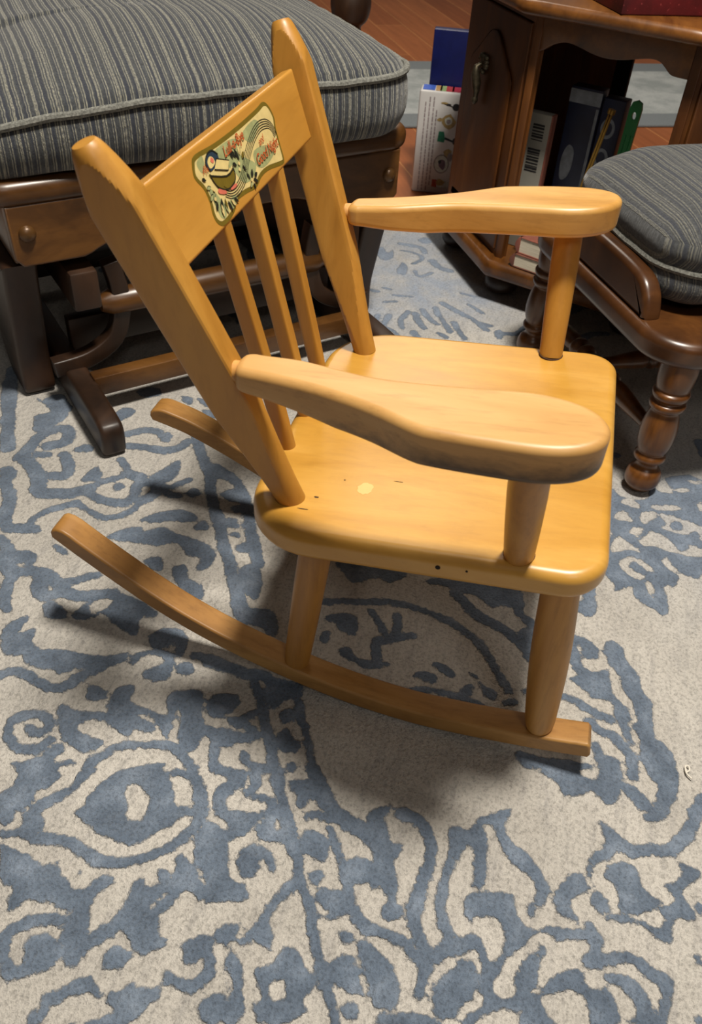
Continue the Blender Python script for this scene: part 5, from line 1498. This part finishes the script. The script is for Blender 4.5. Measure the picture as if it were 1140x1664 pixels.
('S',224,[526,-691,542,-682,570,-668,598,-659,618,-654]),
('S',194,[522,-329,545,-321,567,-322,591,-333,612,-356]),
('S',137,[-1109,511,-1087,509,-1060,508]),
('S',201,[-948,-175,-966,-199,-981,-213,-1005,-228]),
('S',162,[309,1132,302,1101,294,1085,281,1069,257,1048]),
('S',251,[468,-1270,475,-1287,489,-1301]),
('S',230,[855,1011,854,1033,859,1052,874,1073,895,1087]),
('S',249,[67,-656,82,-637,106,-630]),
('S',143,[535,1096,553,1092,576,1100,589,1119]),
('S',179,[-167,-961,-197,-953,-220,-956]),
('S',238,[-118,191,-134,207,-152,215]),
('S',208,[-329,-651,-322,-629,-330,-602]),
('S',162,[985,-1051,993,-1080,1003,-1098,1021,-1116,1038,-1127]),
('S',175,[1068,113,1045,103,1030,89]),
('S',160,[283,901,287,880,275,852]),
('S',206,[-926,-1208,-954,-1216,-976,-1223,-999,-1231]),
('S',137,[-911,-1114,-934,-1094,-936,-1066,-923,-1049,-901,-1042]),
('S',242,[-884,-103,-890,-123,-899,-145,-910,-162]),
('S',149,[-64,-932,-96,-935,-124,-949,-137,-963]),
('S',150,[-299,305,-282,293,-264,274,-253,249]),
('S',253,[845,860,863,861,880,868,898,885]),
('S',165,[764,1062,760,1044,760,1023,764,1004]),
('S',209,[1061,982,1036,983,1013,968,1006,951,1007,921]),
('S',127,[1044,-947,1036,-966,1023,-983]),
('S',186,[-199,1187,-184,1204,-183,1235]),
('S',136,[712,404,693,423,688,444,694,471]),
('S',127,[-490,102,-503,82,-523,68]),
('S',149,[118,1024,132,1047,148,1061,167,1072,184,1077]),
('S',159,[-215,-1164,-204,-1189,-206,-1219,-217,-1234,-233,-1247]),
('S',120,[523,805,502,807,480,824,480,843,490,861]),
('S',203,[-329,-663,-329,-683,-319,-707,-298,-725]),
('S',177,[-172,808,-164,837,-144,853,-118,855,-93,843]),
('S',229,[-676,-830,-695,-841,-719,-861,-736,-882,-745,-898]),
('S',129,[228,-994,243,-1016,261,-1035,284,-1056,304,-1068]),
('S',131,[1051,1229,1024,1230,1010,1244,1004,1273]),
('S',133,[496,1030,513,1007,522,989,531,966]),
('S',253,[376,-1140,392,-1166,404,-1186]),
('S',187,[511,638,519,611,511,594,491,580,467,581]),
('S',150,[906,-338,905,-365,890,-391,866,-402,841,-401]),
('S',167,[738,530,715,539,694,559]),
('S',232,[1055,1276,1072,1260,1095,1250]),
('S',144,[1054,-832,1073,-855,1098,-859,1119,-848,1129,-832]),
('S',200,[1014,-1273,998,-1250,980,-1228,967,-1213,946,-1193]),
('S',143,[-200,976,-224,965,-243,965,-266,972]),
('S',242,[286,-868,274,-845,265,-817])]
THREAD = [(0.1181, 0.5069),(0.1231, 0.5079),(0.1191, 0.5112),(0.1149, 0.5101),(0.1166, 0.5069),(0.1246, 0.5079),(0.1296, 0.5132),]
# ================================================================== patterned rug: a fine pile mesh carrying its woven pattern as an attribute
RA0, RA1, RB0, RB1, RST = -1.165, 1.10, -1.30, 1.30, .004
ga = np.arange(RA0, RA1+1e-6, RST); gb = np.arange(RB0, RB1+1e-6, RST)
AA, BB = np.meshgrid(ga, gb, indexing='ij')
SD = np.full(AA.shape, -.04, np.float32)
def seg_dist(px, py, P, closed):
    d = np.full(px.shape, 1e9); ins = np.zeros(px.shape, bool); k = len(P)
    for i in range(k if closed else k-1):
        ax, ay = P[i]; bx, by = P[(i+1) % k]; vx, vy = bx-ax, by-ay; L2 = vx*vx+vy*vy+1e-12
        t = np.clip(((px-ax)*vx+(py-ay)*vy)/L2, 0, 1)
        d = np.minimum(d, (px-ax-t*vx)**2+(py-ay-t*vy)**2)
        if closed and abs(vy) > 1e-12:
            c = ((ay > py) != (by > py)) & (px < vx*(py-ay)/vy+ax); ins ^= c
    return np.sqrt(d), ins
for kind, wd, fl in RUG:
    P = np.array(fl, float).reshape(-1, 2)/1000.0
    closed = kind in 'PN'
    C_ = np.array(cr(P, 3, closed))
    mg = .03+wd/20000
    i0, i1 = np.searchsorted(ga, [C_[:, 0].min()-mg, C_[:, 0].max()+mg]); j0, j1 = np.searchsorted(gb, [C_[:, 1].min()-mg, C_[:, 1].max()+mg])
    if i1 <= i0 or j1 <= j0: continue
    sa, sb = AA[i0:i1, j0:j1], BB[i0:i1, j0:j1]
    d, ins = seg_dist(sa, sb, C_, closed)
    s = np.where(ins, d, -d) if closed else wd/20000-d
    cur = SD[i0:i1, j0:j1]
    SD[i0:i1, j0:j1] = np.maximum(cur, s) if kind in 'PS' else np.minimum(cur, -s)
SD = np.clip(SD, -.03, .03)
na, nb = AA.shape
XY = AA[..., None]*np.array(PX)[None, None, :]+BB[..., None]*np.array(PY)[None, None, :]
zz = -.0022+.0016/(1+np.exp(-SD/.0012))
XY[..., 2] = zz
idx = np.arange(na*nb).reshape(na, nb)
F = np.stack([idx[:-1, :-1], idx[1:, :-1], idx[1:, 1:], idx[:-1, 1:]], -1).reshape(-1, 4)
# skirt down to the boards
border = np.concatenate([idx[:, 0], idx[-1, 1:], idx[-2::-1, -1], idx[0, -2:0:-1]])
low = XY.reshape(-1, 3)[border].copy(); low[:, 2] = -.0115
V = np.concatenate([XY.reshape(-1, 3), low]); nb0 = na*nb; kb = len(border)
SKT = np.array([[border[i], nb0+i, nb0+(i+1) % kb, border[(i+1) % kb]] for i in range(kb)])
F = np.concatenate([F, SKT])
me = bpy.data.meshes.new('patterned_rug')
me.vertices.add(len(V)); me.vertices.foreach_set('co', V.astype(np.float32).ravel())
me.loops.add(F.size); me.loops.foreach_set('vertex_index', F.astype(np.int32).ravel())
me.polygons.add(len(F)); me.polygons.foreach_set('loop_start', np.arange(0, F.size, 4, dtype=np.int32)); me.polygons.foreach_set('loop_total', np.full(len(F), 4, np.int32))
me.update(calc_edges=True); me.validate()
WA = np.zeros(AA.shape)
for a_, b_, s_, k_ in ((-.823, .414, .10, .8), (-.733, .465, .10, .9), (-.697, .53, .08, .8), (-.673, .345, .08, .7), (-.932, .503, .12, .7), (-.833, .553, .09, .7), (-.944, .408, .10, .6), (-.026, .64, .12, .35)):
    WA = np.maximum(WA, k_*np.exp(-((AA-a_)**2+(BB-b_)**2)/(2*s_*s_)))
wa = me.attributes.new('wash', 'FLOAT', 'POINT'); wa.data.foreach_set('value', np.concatenate([WA.ravel(), np.zeros(kb)]).astype(np.float32))
at = me.attributes.new('weave', 'FLOAT', 'POINT'); at.data.foreach_set('value', np.concatenate([SD.ravel(), np.full(kb, -.03)]).astype(np.float32))
me.shade_smooth()
m, nt, b = new_mat('rug_pile')
at = N(nt, 'ShaderNodeAttribute', attribute_name='weave')
v = coords(nt)
n_edge = noise_n(nt, v, 130, 4, .7); n_big = noise_n(nt, v, 28, 4, .6); n_tuft = noise_n(nt, v, 300, 3, .65); n_soft = noise_n(nt, v, 5, 4, .6); n_fine = noise_n(nt, v, 900, 2, .6)
mp = N(nt, 'ShaderNodeMapping'); mp.inputs['Rotation'].default_value = (0, 0, -.5); mp.inputs['Scale'].default_value = (8, 46, 1); nt.links.new(v, mp.inputs[0])
n_str = noise_n(nt, mp.outputs[0], 1.6, 5, .7)
e = math_n(nt, 'ADD', at.outputs['Fac'], math_n(nt, 'MULTIPLY', math_n(nt, 'SUBTRACT', n_edge, .5), .0095))
e = math_n(nt, 'ADD', e, math_n(nt, 'MULTIPLY', math_n(nt, 'SUBTRACT', n_big, .5), .010))
mr = N(nt, 'ShaderNodeMapRange'); mr.interpolation_type = 'SMOOTHSTEP'
mr.inputs[1].default_value = -.0011; mr.inputs[2].default_value = .0011; nt.links.new(e, mr.inputs[0]); mask = mr.outputs[0]
cream = ramp(nt, n_soft, [(.35, srgb(186, 181, 173)), (.6, srgb(205, 200, 192))])
cream = mix(nt, ramp(nt, n_str, [(.50, (0,)*3), (.74, (.65,)*3)]), cream, srgb(152, 149, 147))
blue = ramp(nt, n_big, [(.3, srgb(84, 97, 114)), (.55, srgb(106, 120, 138)), (.75, srgb(138, 151, 169))])
sep = math_n(nt, 'MULTIPLY', mask, 1.0)
c = mix(nt, sep, cream, blue)
aw = N(nt, 'ShaderNodeAttribute', attribute_name='wash')
c = mix(nt, math_n(nt, 'MULTIPLY', aw.outputs['Fac'], ramp(nt, noise_n(nt, v, 16, 5, .7), [(.30, (.25,)*3), (.6, (1,)*3)])), c, srgb(150, 164, 186))
wash = ramp(nt, noise_n(nt, v, 11, 5, .7), [(.52, (0,)*3), (.72, (.5,)*3)])
c = mix(nt, math_n(nt, 'MULTIPLY', wash, mask), c, srgb(150, 162, 178))
c = mix(nt, .8, c, ramp(nt, n_tuft, [(.32, (.58,)*3), (.5, (1.0,)*3), (.7, (1.14,)*3)]), 'MULTIPLY')
nt.links.new(c, b.inputs['Base Color']); b.inputs['Roughness'].default_value = .97
b.inputs['Sheen Weight'].default_value = .15
h = math_n(nt, 'ADD', math_n(nt, 'MULTIPLY', mask, .5), math_n(nt, 'ADD', math_n(nt, 'MULTIPLY', n_tuft, .9), math_n(nt, 'ADD', math_n(nt, 'MULTIPLY', n_fine, .25), math_n(nt, 'MULTIPLY', n_edge, .5))))
bump(nt, b, h, .95, .0048)
tag(link('patterned_rug', me, m), 'large cream and blue patterned rug lying under the rocking chair', 'rug')
# a short white thread lying on the rug
bm = bmesh.new(); add_tube(bm, [(x, y, .0016) for x, y in cr(THREAD, 4)], .0009, 6)
tag(finish(bm, 'loose_thread', plain('white_thread', srgb(214, 208, 196), .9), None), 'tiny loop of white thread lying on the cream part of the rug', 'thread')
# ================================================================== light
w = bpy.data.worlds.new('world'); SC.world = w; w.use_nodes = True
bgn = w.node_tree.nodes['Background']; bgn.inputs[0].default_value = (1.0, .93, .84, 1); bgn.inputs[1].default_value = .06
def area(name, loc, target, size, power, col, sy=None):
    d = bpy.data.lights.new(name, 'AREA'); d.energy = power; d.color = col; d.size = size
    if sy: d.shape = 'RECTANGLE'; d.size_y = sy
    o = bpy.data.objects.new(name, d); COL.objects.link(o); o.location = loc
    o.rotation_euler = (Vector(target)-Vector(loc)).to_track_quat('-Z', 'Y').to_euler(); return o
area('ceiling_lamp', (.05, .42, 2.45), (0, .2, 0), .30, 79, (1.0, .93, .82))
area('far_floor_fill', (-3.0, -.7, 2.3), (-1.6, 0, .0), 1.1, 24, (1.0, .91, .78))  # added fill light that brightens the far floor, no actual lamp there
area('side_lamp', (1.55, 1.05, 2.05), (0, .1, 0), .5, 6.5, (1.0, .95, .88))
SC.view_settings.view_transform = 'Standard'; SC.view_settings.look = 'None'; SC.view_settings.exposure = 0
